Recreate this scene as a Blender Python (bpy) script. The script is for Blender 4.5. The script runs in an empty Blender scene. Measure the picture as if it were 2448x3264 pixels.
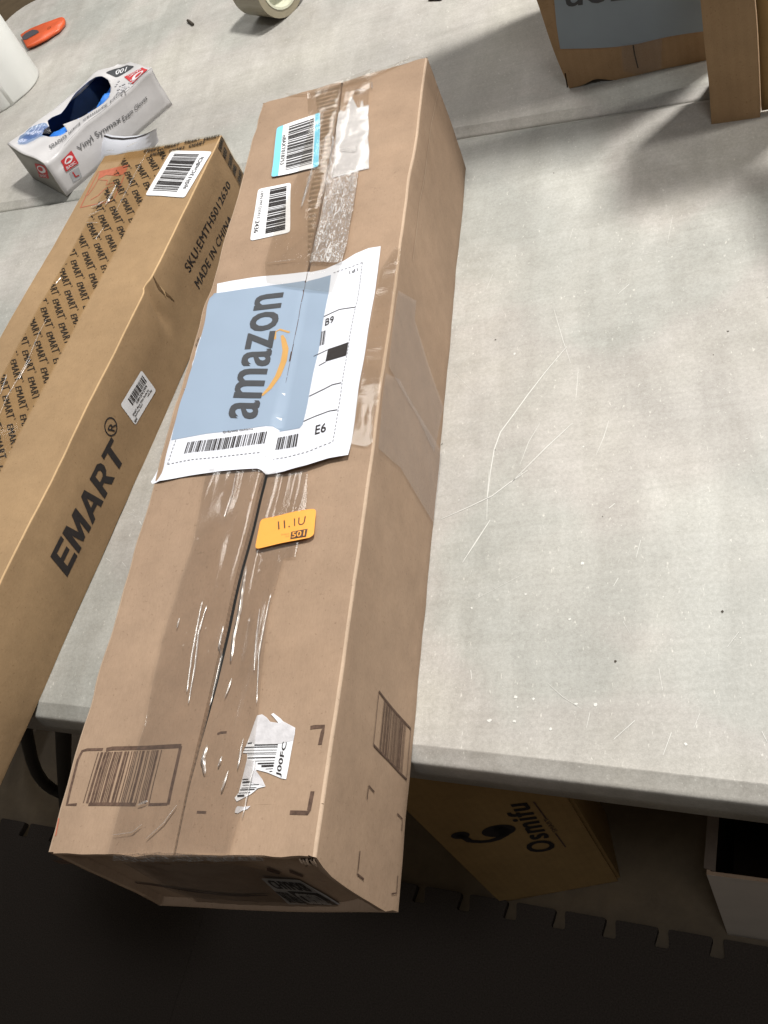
import bpy, bmesh, math, random
from mathutils import Vector, Matrix, noise
from mathutils.geometry import tessellate_polygon
rnd = random.Random(7)
C = bpy.context.scene.collection
scn = bpy.context.scene
# ------------------------------------------------------------ camera
FPX = 3149.59
RM = Matrix(((0.9331178438, 0.1042540390, -0.3441252460),
             (-0.1108265377, -0.8270632166, -0.5510752347),
             (-0.3420651519, 0.5523563443, -0.7601933312)))      # world -> view (x right, y down, z forward)
CAM = Vector((0.2557244743, -0.1487862875, 0.6770157042))
cd = bpy.data.cameras.new('camera'); cam = bpy.data.objects.new('camera', cd); C.objects.link(cam)
cd.sensor_fit = 'HORIZONTAL'; cd.sensor_width = 36; cd.lens = FPX / 2448 * 36
cd.clip_start = .02; cd.clip_end = 60
rt = RM.transposed()
cam.matrix_world = Matrix.Translation(CAM) @ Matrix(((rt[0][0], -rt[0][1], -rt[0][2]), (rt[1][0], -rt[1][1], -rt[1][2]), (rt[2][0], -rt[2][1], -rt[2][2]))).to_4x4()
scn.camera = cam
# ------------------------------------------------------------ light
w = bpy.data.worlds.new('World'); scn.world = w; w.use_nodes = True
w.node_tree.nodes['Background'].inputs[0].default_value = (1, .93, .84, 1)
w.node_tree.nodes['Background'].inputs[1].default_value = .105
def area(name, loc, target, sx, sy, power, col, rz=0):
    l = bpy.data.lights.new(name, 'AREA'); l.shape = 'RECTANGLE'; l.size = sx; l.size_y = sy; l.energy = power; l.color = col
    o = bpy.data.objects.new(name, l); C.objects.link(o); o.location = loc
    o.rotation_euler = (Vector(target) - Vector(loc)).to_track_quat('-Z', 'Y').to_euler()
    return o
area('ceiling_light', (.85, 1.35, 2.6), (0, .5, 0), .17, .36, 101, (1, .97, .92))
area('ceiling_light', (3.3, .9, 2.1), (0, .5, 0), .3, .9, 66, (1, .965, .91))
area('ceiling_light', (.7, -.9, 4.2), (0, .3, 0), .6, .6, 26, (.97, .98, 1))
for lx, ly in ((-1.7, 3.1), (-3.2, 4.2), (-1.0, 5.0), (-2.2, 6.4), (.6, 4.2), (-4.9, 3.0)):      # the hall's other lamps
    area('ceiling_light', (lx, ly, 3.9), (lx, ly, 0), .45, 1.5, 24, (1, .97, .92))
scn.view_settings.view_transform = 'Standard'
try: scn.view_settings.look = 'None'
except Exception: pass
scn.view_settings.exposure = 0; scn.view_settings.gamma = 1
scn.cycles.transparent_max_bounces = 24
# ------------------------------------------------------------ helpers
H = .143; BL = .8106; BW = .1922; FL = -.74
def ray(u, v): return rt @ Vector(((u - 1224) / FPX, (v - 1632) / FPX, 1))
class Pl:
    def __init__(s, o, e1, e2):
        s.o = Vector(o); s.e1 = Vector(e1).normalized(); s.e2 = Vector(e2); s.e2 = (s.e2 - s.e1 * s.e2.dot(s.e1)).normalized()
        s.n = s.e1.cross(s.e2)
        if s.n.dot(CAM - s.o) < 0: s.n = -s.n
    def hit(s, u, v):
        r = ray(u, v); return CAM + r * ((s.o - CAM).dot(s.n) / r.dot(s.n))
    def uv(s, u, v):
        d = s.hit(u, v) - s.o; return Vector((d.dot(s.e1), d.dot(s.e2)))
    def p(s, a, b, off=0): return s.o + s.e1 * a + s.e2 * b + s.n * off
def at(u, v, z=0):
    r = ray(u, v); return CAM + r * ((z - CAM.z) / r.z)
def zpl(z): return Pl((0, 0, z), (1, 0, 0), (0, 1, 0))
def zoomer(x0, y0, s): return lambda *pts: [(x0 + a * s, y0 + b * s) for a, b in pts]
def tag(o, label=None, cat=None, group=None, kind=None):
    if label: o['label'] = label
    if cat: o['category'] = cat
    if group: o['group'] = group
    if kind: o['kind'] = kind
    return o
def empty(name, loc, label, cat, group=None):
    o = bpy.data.objects.new(name, None); C.objects.link(o); o.location = loc; o.empty_display_size = .05
    return tag(o, label, cat, group)
def rootloc(o):
    v = Vector((0, 0, 0))
    while o is not None: v = v + o.location; o = o.parent
    return v
def obj(name, bm, mats, parent=None, smooth=False, loc=None, label=None):
    off = rootloc(parent) if parent else Vector((0, 0, 0))
    if loc is not None: off = Vector(loc)
    if off.length > 0: bmesh.ops.translate(bm, verts=bm.verts, vec=-off)
    me = bpy.data.meshes.new(name); bm.to_mesh(me); bm.free()
    for m in (mats if isinstance(mats, (list, tuple)) else [mats]): me.materials.append(m)
    if smooth:
        for f in me.polygons: f.use_smooth = True
    o = bpy.data.objects.new(name, me); C.objects.link(o)
    if parent: o.parent = parent
    if loc is not None: o.location = loc
    if label: o['label'] = label
    return o
def ident(p, n=None): return p
def cut(bm, step):
    if not bm.verts: return
    for ax in (0, 1):
        lo = min(v.co[ax] for v in bm.verts); hi = max(v.co[ax] for v in bm.verts)
        k = math.floor(lo / step) + 1
        while k * step < hi:
            pc = Vector((0, 0, 0)); pn = Vector((0, 0, 0)); pc[ax] = k * step; pn[ax] = 1
            bmesh.ops.bisect_plane(bm, geom=bm.verts[:] + bm.edges[:] + bm.faces[:], plane_co=pc, plane_no=pn, dist=1e-6)
            k += 1
def clip(bm, co, no):
    bmesh.ops.bisect_plane(bm, geom=bm.verts[:] + bm.edges[:] + bm.faces[:], plane_co=Vector((*co, 0)), plane_no=Vector((*no, 0)), clear_outer=True, dist=1e-7)
def addpoly(bm, pts, mi=0):
    vs = [bm.verts.new((p[0], p[1], 0)) for p in pts]
    for t in tessellate_polygon([[Vector((p[0], p[1], 0)) for p in pts]]):
        try: f = bm.faces.new([vs[i] for i in t]); f.material_index = mi
        except ValueError: pass
def lay(bm, pl, off, dfm=ident, step=.006):
    """flat shapes in a plane's own metres -> onto the plane, following the bends of the thing"""
    if step: cut(bm, step)
    for f in bm.faces:
        if f.normal.z < 0: f.normal_flip()
    for v in bm.verts:
        v.co = dfm(pl.p(v.co.x, v.co.y, off + v.co.z), pl.n)
    if (pl.e1.cross(pl.e2)).dot(pl.n) < 0:
        for f in bm.faces: f.normal_flip()
    return bm
def P2(pl, pts): return [pl.uv(*p) for p in pts]
def roundpoly(pts, r, n=5, which=None):
    out = []; N = len(pts); pts = [Vector(p[:2]) for p in pts]
    for i in range(N):
        p = pts[i]; a = pts[i - 1] - p; b = pts[(i + 1) % N] - p
        if which is not None and i not in which: out.append(p); continue
        rr = min(r, a.length / 2.2, b.length / 2.2)
        A = p + a.normalized() * rr; B = p + b.normalized() * rr
        for k in range(n + 1):
            t = k / n; out.append(A * (1 - t) ** 2 + p * 2 * t * (1 - t) + B * t * t)
    return out
def stroke(bm, pts, wd, closed=False, mi=0):
    pts = [Vector(p[:2]) for p in pts]
    if closed: pts = pts + [pts[0], pts[1]]
    L = []; Rr = []
    for i, p in enumerate(pts):
        a = pts[max(0, i - 1)]; b = pts[min(len(pts) - 1, i + 1)]
        d = (b - a)
        if d.length < 1e-9: continue
        d.normalize(); n = Vector((-d.y, d.x)); ww = wd if not callable(wd) else wd(i / (len(pts) - 1))
        L.append(bm.verts.new((*(p + n * ww / 2), 0))); Rr.append(bm.verts.new((*(p - n * ww / 2), 0)))
    for i in range(len(L) - 1):
        f = bm.faces.new((L[i], L[i + 1], Rr[i + 1], Rr[i])); f.material_index = mi
_tc = {}
def textmesh(s, bold=0.0, space=1.0):
    k = (s, bold, space)
    if k in _tc: return _tc[k]
    cu = bpy.data.curves.new('t', 'FONT'); cu.body = s; cu.offset = bold; cu.resolution_u = 3; cu.space_character = space
    o = bpy.data.objects.new('t', cu); C.objects.link(o)
    dg = bpy.context.evaluated_depsgraph_get(); dg.update()
    me = bpy.data.meshes.new_from_object(o.evaluated_get(dg))
    vs = [(v.co.x, v.co.y) for v in me.vertices]; fs = [tuple(p.vertices) for p in me.polygons]
    bpy.data.objects.remove(o); bpy.data.curves.remove(cu); bpy.data.meshes.remove(me)
    x0 = min(v[0] for v in vs); x1 = max(v[0] for v in vs); y0 = min(v[1] for v in vs); y1 = max(v[1] for v in vs)
    vs = [((x - x0) / (x1 - x0), (y - y0) / (y1 - y0)) for x, y in vs]
    _tc[k] = (vs, fs, (x1 - x0) / (y1 - y0)); return _tc[k]
def bil(q, s, t):   # q = bottom left, bottom right, top right, top left
    q = [Vector(x[:2]) for x in q]
    return q[0] * (1 - s) * (1 - t) + q[1] * s * (1 - t) + q[2] * s * t + q[3] * (1 - s) * t
def sub(q, s0, t0, s1, t1): return [bil(q, s0, t0), bil(q, s1, t0), bil(q, s1, t1), bil(q, s0, t1)]
GLY = {'E': (.80, [[(0, 0), (.8, 0), (.8, .19), (.26, .19), (.26, .41), (.72, .41), (.72, .59), (.26, .59), (.26, .81), (.8, .81), (.8, 1), (0, 1)]]),
       'M': (1.05, [[(0, 0), (.23, 0), (.23, .60), (.44, .06), (.61, .06), (.82, .60), (.82, 0), (1.05, 0), (1.05, 1), (.74, 1), (.525, .42), (.31, 1), (0, 1)]]),
       'A': (1.0, [[(0, 0), (.25, 0), (.32, .21), (.68, .21), (.75, 0), (1, 0), (.64, 1), (.36, 1)], [(.385, .39), (.615, .39), (.5, .74)]]),
       'R': (.92, [[(0, 0), (.26, 0), (.26, .35), (.40, .35), (.64, 0), (.94, 0), (.66, .40), (.82, .50), (.88, .68), (.82, .87), (.65, 1), (0, 1)], [(.26, .53), (.52, .53), (.61, .60), (.61, .74), (.52, .82), (.26, .82)]]),
       'T': (.86, [[(.30, 0), (.56, 0), (.56, .81), (.86, .81), (.86, 1), (0, 1), (0, .81), (.30, .81)]])}
def blockword(bm, word, q, gap=.10, mi=0):
    W_ = sum(GLY[c][0] for c in word) + gap * (len(word) - 1); x = 0
    for c in word:
        wd, loops = GLY[c]; L = [[Vector(((x + a) / W_, b, 0)) for a, b in lp] for lp in loops]; flat = [p for lp in L for p in lp]
        V = []
        for p in flat: r = bil(q, p.x, p.y); V.append(bm.verts.new((r.x, r.y, 0)))
        for t in tessellate_polygon(L):
            try: bm.faces.new([V[k] for k in t])
            except ValueError: pass
        x += wd + gap
def addtext(bm, s, q, bold=0.0, space=1.0, mi=0):
    """lettering; bold = copies nudged sideways, each a hair above the last"""
    if set(s) <= set('EMART') and bold > .025: return blockword(bm, s, q)
    vs, fs, _ = textmesh(s, 0.0, space if bold == 0 else max(space, 1.04)); b = bold * .55; hh = (Vector(q[3][:2]) - Vector(q[0][:2])).length; ww = (Vector(q[1][:2]) - Vector(q[0][:2])).length
    sh = [(0, 0, 0)] if bold == 0 else [(-b, -b * .5, 0), (b, -b * .5, .00004), (-b, b * .5, .00008), (b, b * .5, .00012)]
    for dx, dy, dz in sh:
        V = []
        for x, y in vs:
            p = bil(q, x + dx * hh / ww * 1.4, y + dy * 1.4); V.append(bm.verts.new((p.x, p.y, dz)))
        for f in fs:
            try: ff = bm.faces.new([V[i] for i in f]); ff.material_index = mi
            except ValueError: pass
def addbars(bm, q, n, seed, fill=.5, mi=0):
    r = random.Random(seed); ws = []
    for i in range(n): ws += [r.choice((1, 1, 2, 3)) * fill * 2, r.choice((1, 1, 2, 3)) * (1 - fill) * 2]
    T = sum(ws[:-1]); s = 0
    for i in range(n):
        a = s / T; b = (s + ws[2 * i]) / T; s += ws[2 * i] + ws[2 * i + 1]
        addpoly(bm, [bil(q, a, 0), bil(q, b, 0), bil(q, b, 1), bil(q, a, 1)], mi)
def rect(bm, q, mi=0): addpoly(bm, q, mi)
def circle(c, rx, ry, n=28, a0=0, a1=2 * math.pi):
    return [Vector((c[0] + rx * math.cos(a0 + (a1 - a0) * i / n), c[1] + ry * math.sin(a0 + (a1 - a0) * i / n))) for i in range(n + (0 if abs(a1 - a0) > 6.28 else 1))]
def ring(bm, c, r, wd, n=32, mi=0): stroke(bm, circle(c, r, r, n), wd, closed=True, mi=mi)
def grid(bm, f, us, vs, mi=0, flip=False):
    V = [[bm.verts.new(f(u, v)) for v in vs] for u in us]
    for i in range(len(us) - 1):
        for j in range(len(vs) - 1):
            q = (V[i][j], V[i + 1][j], V[i + 1][j + 1], V[i][j + 1])
            m = mi(i, j) if callable(mi) else mi
            try: ff = bm.faces.new(q if not flip else q[::-1]); ff.material_index = m
            except ValueError: pass
    return V
def lin(a, b, n): return [a + (b - a) * i / n for i in range(n + 1)]
def hexa(bm, c, mi=0):   # c: 8 corners, bottom ring then top ring
    v = [bm.verts.new(p) for p in c]; F = []
    for f in ((3, 2, 1, 0), (4, 5, 6, 7), (0, 1, 5, 4), (1, 2, 6, 5), (2, 3, 7, 6), (3, 0, 4, 7)):
        ff = bm.faces.new([v[i] for i in f]); ff.material_index = mi; F.append(ff)
    return v, F
def box(bm, lo, hi, mi=0, bev=0):
    x0, y0, z0 = lo; x1, y1, z1 = hi
    v, F = hexa(bm, [(x0, y0, z0), (x1, y0, z0), (x1, y1, z0), (x0, y1, z0), (x0, y0, z1), (x1, y0, z1), (x1, y1, z1), (x0, y1, z1)], mi)
    if bev: bmesh.ops.bevel(bm, geom=list({e for f in F for e in f.edges}), offset=bev, segments=3, affect='EDGES', profile=.6)
def tube(bm, pts, r, n=14, mi=0):
    pts = [Vector(p) for p in pts]; rings = []; up = Vector((.3, .2, 1)).normalized()
    for i, p in enumerate(pts):
        d = (pts[min(i + 1, len(pts) - 1)] - pts[max(i - 1, 0)]).normalized()
        a = d.cross(up)
        if a.length < .1: a = d.cross(Vector((1, 0, 0)))
        a.normalize(); b = d.cross(a); up = -b if False else up
        rings.append([bm.verts.new(p + (a * math.cos(2 * math.pi * k / n) + b * math.sin(2 * math.pi * k / n)) * r) for k in range(n)])
    for i in range(len(rings) - 1):
        for k in range(n): bm.faces.new((rings[i][k], rings[i][(k + 1) % n], rings[i + 1][(k + 1) % n], rings[i + 1][k]))
    bm.faces.new(rings[0][::-1]); bm.faces.new(rings[-1])
def nv(p, s, seed=0): return noise.noise(Vector((p.x * s + seed, p.y * s + seed * 1.7, p.z * s - seed)))
# ------------------------------------------------------------ materials
def mat(name):
    m = bpy.data.materials.new(name); m.use_nodes = True; nt = m.node_tree
    return m, nt, nt.nodes['Principled BSDF'], nt.nodes['Material Output']
def N(nt, t, **k):
    n = nt.nodes.new(t)
    for a, b in k.items():
        if a.startswith('i_'): n.inputs[a[2:].replace('_', ' ')].default_value = b
        else: setattr(n, a, b)
    return n
def coords(nt, scale=(1, 1, 1), rot=(0, 0, 0)):
    tc = N(nt, 'ShaderNodeTexCoord'); mp = N(nt, 'ShaderNodeMapping'); mp.inputs['Scale'].default_value = scale; mp.inputs['Rotation'].default_value = rot
    nt.links.new(tc.outputs['Object'], mp.inputs[0]); return mp.outputs[0]
def tex(nt, co, scale, detail=4, rough=.55, dist=0):
    n = N(nt, 'ShaderNodeTexNoise', i_Scale=scale, i_Detail=detail, i_Roughness=rough, i_Distortion=dist); nt.links.new(co, n.inputs['Vector']); return n.outputs['Fac']
def ramp(nt, fac, stops):
    r = N(nt, 'ShaderNodeValToRGB'); nt.links.new(fac, r.inputs[0]); el = r.color_ramp.elements
    while len(el) < len(stops): el.new(.5)
    for e, (p, c) in zip(el, stops): e.position = p; e.color = (*c, 1) if len(c) == 3 else c
    return r.outputs[0]
def mixc(nt, fac, a, b, mode='MIX'):
    m = N(nt, 'ShaderNodeMix', data_type='RGBA', blend_type=mode)
    for s, x in ((0, fac), (6, a), (7, b)):
        if isinstance(x, (int, float)): m.inputs[s].default_value = x
        elif isinstance(x, tuple): m.inputs[s].default_value = (*x, 1)
        else: nt.links.new(x, m.inputs[s])
    return m.outputs[2]
def bump(nt, h, st, dist=.001, nrm=None):
    b = N(nt, 'ShaderNodeBump'); b.inputs['Strength'].default_value = st; b.inputs['Distance'].default_value = dist
    nt.links.new(h, b.inputs['Height'])
    if nrm: nt.links.new(nrm, b.inputs['Normal'])
    return b.outputs[0]
def cardboard(name, col, flute=(1, 0, 0), var=.12, rough=.8, seed=0.0):
    m, nt, bs, out = mat(name)
    co = coords(nt); big = tex(nt, co, 9, 3); mid = tex(nt, co, 60, 4); fib = tex(nt, coords(nt, (900, 260, 500)), 1, 2)
    d = tuple(c * (1 - var) for c in col); l = tuple(min(1, c * (1 + var)) for c in col)
    c1 = ramp(nt, big, [(.3, d), (.7, l)])
    c2 = mixc(nt, .35, c1, ramp(nt, mid, [(.3, tuple(c * .82 for c in col)), (.7, tuple(c * 1.15 for c in col))]))
    c3 = mixc(nt, .35, c2, ramp(nt, fib, [(.25, (.72, .7, .66)), (.75, (1, 1, 1))]), 'MULTIPLY')
    spk = tex(nt, co, 420, 2); c4 = mixc(nt, .5, c3, ramp(nt, spk, [(.25, (.55, .5, .45)), (.36, (1, 1, 1))]), 'MULTIPLY')
    nt.links.new(c4, bs.inputs['Base Color']); bs.inputs['Roughness'].default_value = rough; bs.inputs['Specular IOR Level'].default_value = .3
    wv = N(nt, 'ShaderNodeTexWave', wave_type='BANDS', bands_direction='X', i_Scale=1, i_Distortion=.4)
    nt.links.new(coords(nt, tuple(34 * f for f in flute) if any(flute) else (1, 1, 1)), wv.inputs['Vector'])
    c5 = mixc(nt, .5, c4, ramp(nt, wv.outputs['Fac'], [(.2, (.93, .92, .91)), (.8, (1, 1, 1))]), 'MULTIPLY')
    bl_ = tex(nt, coords(nt, (1, 1, 1), (0, 0, .4)), 3.2, 4, .7, .6); c5 = mixc(nt, .6, c5, ramp(nt, bl_, [(.36, (.86, .84, .82)), (.58, (1, 1, 1))]), 'MULTIPLY'); nt.links.new(c5, bs.inputs['Base Color'])
    b1 = bump(nt, wv.outputs['Fac'], .16, .0006); b2 = bump(nt, mid, .35, .0012, b1); b3 = bump(nt, fib, .2, .0003, b2)
    nt.links.new(b3, bs.inputs['Normal']); return m
def plain(name, col, rough=.6, spec=.5, nz=.08, sc=80, bst=.15, metal=0):
    m, nt, bs, out = mat(name); co = coords(nt); t = tex(nt, co, sc, 4)
    nt.links.new(ramp(nt, t, [(.3, tuple(c * (1 - nz) for c in col)), (.7, tuple(min(1, c * (1 + nz)) for c in col))]), bs.inputs['Base Color'])
    bs.inputs['Roughness'].default_value = rough; bs.inputs['Specular IOR Level'].default_value = spec; bs.inputs['Metallic'].default_value = metal
    nt.links.new(bump(nt, t, bst, .0008), bs.inputs['Normal']); return m
def tapemat(name, tint, rough=.08, stretch=(160, 9, 60), st=.6, gain=1.0, crumple=0, dist=.0012, haze=.0, glints=0):
    m, nt, bs, out = mat(name); nt.nodes.remove(bs)
    h = tex(nt, coords(nt, stretch), 1, 1.2, .45, .4)
    if crumple:
        h2 = tex(nt, coords(nt), crumple, 4, .6, 1.5)
        a = N(nt, 'ShaderNodeMath', operation='ADD'); nt.links.new(h, a.inputs[0]); nt.links.new(h2, a.inputs[1]); h = a.outputs[0]
    n = bump(nt, h, st, dist)
    tr = N(nt, 'ShaderNodeBsdfTransparent'); tr.inputs[0].default_value = (*tint, 1)
    gl = N(nt, 'ShaderNodeBsdfGlossy'); gl.inputs['Roughness'].default_value = rough; nt.links.new(n, gl.inputs['Normal'])
    fr = N(nt, 'ShaderNodeFresnel', i_IOR=1.5); nt.links.new(n, fr.inputs['Normal'])
    mu = N(nt, 'ShaderNodeMath', operation='MULTIPLY_ADD', use_clamp=True); mu.inputs[1].default_value = gain; mu.inputs[2].default_value = .015; nt.links.new(fr.outputs[0], mu.inputs[0])
    mx = N(nt, 'ShaderNodeMixShader'); nt.links.new(mu.outputs[0], mx.inputs[0]); nt.links.new(tr.outputs[0], mx.inputs[1]); nt.links.new(gl.outputs[0], mx.inputs[2])
    df = N(nt, 'ShaderNodeBsdfDiffuse'); df.inputs[0].default_value = (.8, .8, .8, 1); m2 = N(nt, 'ShaderNodeMixShader'); m2.inputs[0].default_value = haze
    if glints: nt.links.new(ramp(nt, tex(nt, coords(nt, (2.6, 1, 1)), glints, 4, .7, 2.0), [(.48, (haze,) * 3), (.62, (.5,) * 3)]), m2.inputs[0])  # glints on the crumples put in as pale diffuse flecks
    nt.links.new(mx.outputs[0], m2.inputs[1]); nt.links.new(df.outputs[0], m2.inputs[2]); nt.links.new(m2.outputs[0], out.inputs['Surface']); return m
M_card = cardboard('cardboard_rosy', (.350, .247, .172), (0, 1, 0))
M_pale = cardboard('cardboard_edge', (.48, .36, .265), (0, 0, 0))  # paler edges: wear, plus the lit edge line put into the colour
M_cutedge = cardboard('cardboard_cut', (.42, .30, .21), (0, 0, 0), .3)
M_gold = cardboard('cardboard_golden', (.345, .232, .128), (0, 1, 0), .10)
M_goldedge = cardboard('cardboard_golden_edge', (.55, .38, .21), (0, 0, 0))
M_dull = cardboard('cardboard_dull', (.37, .245, .135), (1, 0, 0))
M_kraft = cardboard('cardboard_kraft', (.34, .215, .085), (1, 0, 0))
M_flute = plain('fluting', (.25, .175, .115), .85, .2, .2, 120)
M_paper = plain('white_paper', (.66, .68, .745), .55, .4, .02, 14, .1)
M_label = plain('label_white', (.76, .77, .80), .45, .5, .02, 60, .1)
M_torn = plain('torn_paper', (.55, .54, .56), .8, .2, .12, 160, .6)
M_ink = plain('black_ink', (.022, .018, .018), .6, .3, .2, 300, 0)
M_print = plain('brown_print', (.10, .062, .045), .75, .2, .35, 260, 0)
M_grey = plain('grey_ink', (.14, .14, .145), .7, .2, .2, 300, 0)
M_ltgrey = plain('light_grey_ink', (.42, .43, .45), .7, .2, .1, 300, 0)
M_dots = plain('pale_grey_ink', (.50, .50, .53), .7, .2, .1, 300, 0)
M_slate = plain('slate_ink', (.045, .048, .055), .5, .4, .1, 60, 0)
M_blue = plain('blue_grey_print', (.255, .33, .435), .5, .45, .03, 12, .1)
M_smile = plain('smile_ochre', (.52, .29, .085), .5, .4, .05, 60, 0)
M_orange = plain('orange_label', (.86, .37, .065), .5, .4, .04, 60, .1)
M_cyan = plain('cyan_band', (.19, .56, .74), .5, .4, .02, 60, 0)
M_red = plain('red_ink', (.55, .045, .05), .6, .3, .1, 200, 0)
M_redfade = plain('faded_red_ink', (.40, .125, .075), .75, .2, .15, 200, 0)
M_tape = tapemat('clear_tape', (.93, .915, .895), .11, (55, 2.6, 30), .45, .8, haze=.02)
M_tape2 = tapemat('clear_tape_flat', (.93, .915, .885), .12, (30, 60, 30), .35, .7, haze=.01)
M_tapeside = tapemat('clear_tape_side', (.97, .97, .98), .35, (20, 30, 30), .3, .25, haze=.05)
M_crump = tapemat('crumpled_tape', (.97, .96, .95), .10, (120, 40, 40), .8, .5, 150, .003, haze=.10, glints=95)
M_etape = tapemat('amber_tape', (.965, .935, .865), .12, (60, 9, 30), .3, .55)
# ------------------------------------------------------------ table tops
def table_material():
    m, nt, bs, out = mat('table_plastic')
    co = coords(nt); big = tex(nt, co, 3.1, 3, .5, .4); t2 = tex(nt, co, 6.3, 3, .5, .8)
    base = ramp(nt, big, [(.34, (.445, .46, .435)), (.47, (.49, .495, .465)), (.53, (.535, .50, .475)), (.66, (.565, .54, .48))])
    c = mixc(nt, .5, base, ramp(nt, t2, [(.36, (.43, .43, .405)), (.5, (.52, .51, .48)), (.64, (.61, .60, .56))]))
    sm = tex(nt, coords(nt, (22, 5, 10), (0, 0, .9)), 1, 5, .65, .5); c = mixc(nt, .30, c, ramp(nt, sm, [(.33, (.50, .48, .45)), (.6, (1, 1, 1))]), 'MULTIPLY')
    fine = tex(nt, co, 330, 5, .7); c = mixc(nt, .55, c, ramp(nt, fine, [(.3, (.66, .655, .64)), (.64, (1.0, 1.0, 1.0))]), 'MULTIPLY')
    md = tex(nt, co, 42, 5, .7); c = mixc(nt, .5, c, ramp(nt, md, [(.3, (.78, .77, .75)), (.62, (1, 1, 1))]), 'MULTIPLY')
    ln = tex(nt, coords(nt, (6, 150, 10), (0, 0, .05)), 1, 3, .6); c = mixc(nt, .35, c, ramp(nt, ln, [(.35, (.84, .84, .82)), (.6, (1, 1, 1))]), 'MULTIPLY')
    vfine = tex(nt, co, 900, 2, .6); c = mixc(nt, .45, c, ramp(nt, vfine, [(.3, (.68, .68, .67)), (.7, (1.0, 1.0, 1.0))]), 'MULTIPLY')
    spk = tex(nt, coords(nt, (1, .45, 1), (0, 0, .8)), 360, 3, .6); c = mixc(nt, ramp(nt, spk, [(.66, (0, 0, 0)), (.74, (.6, .6, .6))]), c, (.68, .67, .62))
    nt.links.new(c, bs.inputs['Base Color'])
    r = ramp(nt, md, [(.3, (.42, .42, .42)), (.7, (.62, .62, .62))]); nt.links.new(r, bs.inputs['Roughness'])
    nt.links.new(bump(nt, fine, .18, .0006, bump(nt, md, .2, .001)), bs.inputs['Normal']); return m
M_table = table_material()
M_scr = plain('scratch_white', (.66, .66, .63), .7, .2, .05, 200, 0)
M_speck = plain('dirt_speck', (.07, .06, .05), .9, .1, .2, 200, 0)
M_metal = plain('grey_steel_tube', (.13, .12, .11), .45, .5, .15, 40, .1, .6)
TH = math.radians(-8.1); TC, TS = math.cos(TH), math.sin(TH)
def TW(a, b, z=0): return Vector((a * TC - b * TS, a * TS + b * TC, z))
TP = Pl((0, 0, 0), (TC, TS, 0), (-TS, TC, 0))
def tabletop(x0, x1, y0, y1, R=.07, front=.0125):
    """rounded slab: flat top, shallow sloping rim, rounded shoulder, side wall, open underneath"""
    bm = bmesh.new()
    prof = [(-.0, 0), (-.0004, -.0002), (.0, -.0003)]
    # inset distance from outer edge, height
    prof = [(.0135, .0), (.0125, -.0005), (.011, -.0014), (.0035, -.0048), (.0018, -.0056), (.0006, -.0068), (0, -.009), (0, -.024), (.0004, -.0425), (.003, -.0435), (.006, -.0425), (.006, -.016)]
    def outline(ins, n=10):
        r = max(R - ins, .004); pts = []
        for cx, cy, a0 in ((x1 - ins - r, y1 - ins - r, 0), (x0 + ins + r, y1 - ins - r, 90), (x0 + ins + r, y0 + ins + r, 180), (x1 - ins - r, y0 + ins + r, 270)):
            for k in range(n + 1):
                a = math.radians(a0 + 90 * k / n); pts.append((cx + r * math.cos(a), cy + r * math.sin(a)))
        res = []
        for i, p in enumerate(pts):
            q = pts[(i + 1) % len(pts)]; L = math.dist(p, q); m = max(1, round(L / .12))
            for k in range(m): res.append((p[0] + (q[0] - p[0]) * k / m, p[1] + (q[1] - p[1]) * k / m))
        return res
    N0 = len(outline(0)); rings = []
    base = outline(0); cx, cy = (x0 + x1) / 2, (y0 + y1) / 2
    for ins, z in prof:
        o = outline(ins)
        if len(o) != N0:
            o = [(cx + (p[0] - cx) * (1 - ins / ((x1 - x0) / 2)), cy + (p[1] - cy) * (1 - ins / ((y1 - y0) / 2))) for p in base]
        rings.append([bm.verts.new(TW(a, b, z)) for a, b in o])
    for i in range(len(rings) - 1):
        for k in range(N0):
            f = bm.faces.new((rings[i][k], rings[i + 1][k], rings[i + 1][(k + 1) % N0], rings[i][(k + 1) % N0])); f.smooth = True
    bm.faces.new(rings[0]); f = bm.faces.new([bm.verts.new(v.co) for v in rings[-1]][::-1])
    bmesh.ops.recalc_face_normals(bm, faces=bm.faces)
    for f in bm.faces: f.smooth = len(f.verts) == 4
    return bm
def legs(root, x0, x1, y0, y1):
    for x in (x0, x1):
        bm = bmesh.new(); pts = [TW(x, y0, -.017)]
        for k in range(9):
            a = math.pi / 2 * k / 8; pts.append(TW(x, y0 + .0, -.06))
            break
        ya, yb = y0, y1
        pts = [TW(x, ya, -.02), TW(x, ya, -.60)] + [TW(x, ya + .06 * (1 - math.cos(a)), -.60 - .06 * math.sin(a)) for a in lin(.2, math.pi / 2, 5)] + \
              [TW(x, yb - .06 * (1 - math.cos(a)), -.60 - .06 * math.sin(a)) for a in lin(math.pi / 2, .2, 5)] + [TW(x, yb, -.60), TW(x, yb, -.02)]
        tube(bm, pts, .0125); obj('leg', bm, M_metal, root, True)
        bm = bmesh.new(); tube(bm, [TW(x, ya, -.22), TW(x, yb, -.22)], .008); obj('leg_brace', bm, M_metal, root, True)
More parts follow.
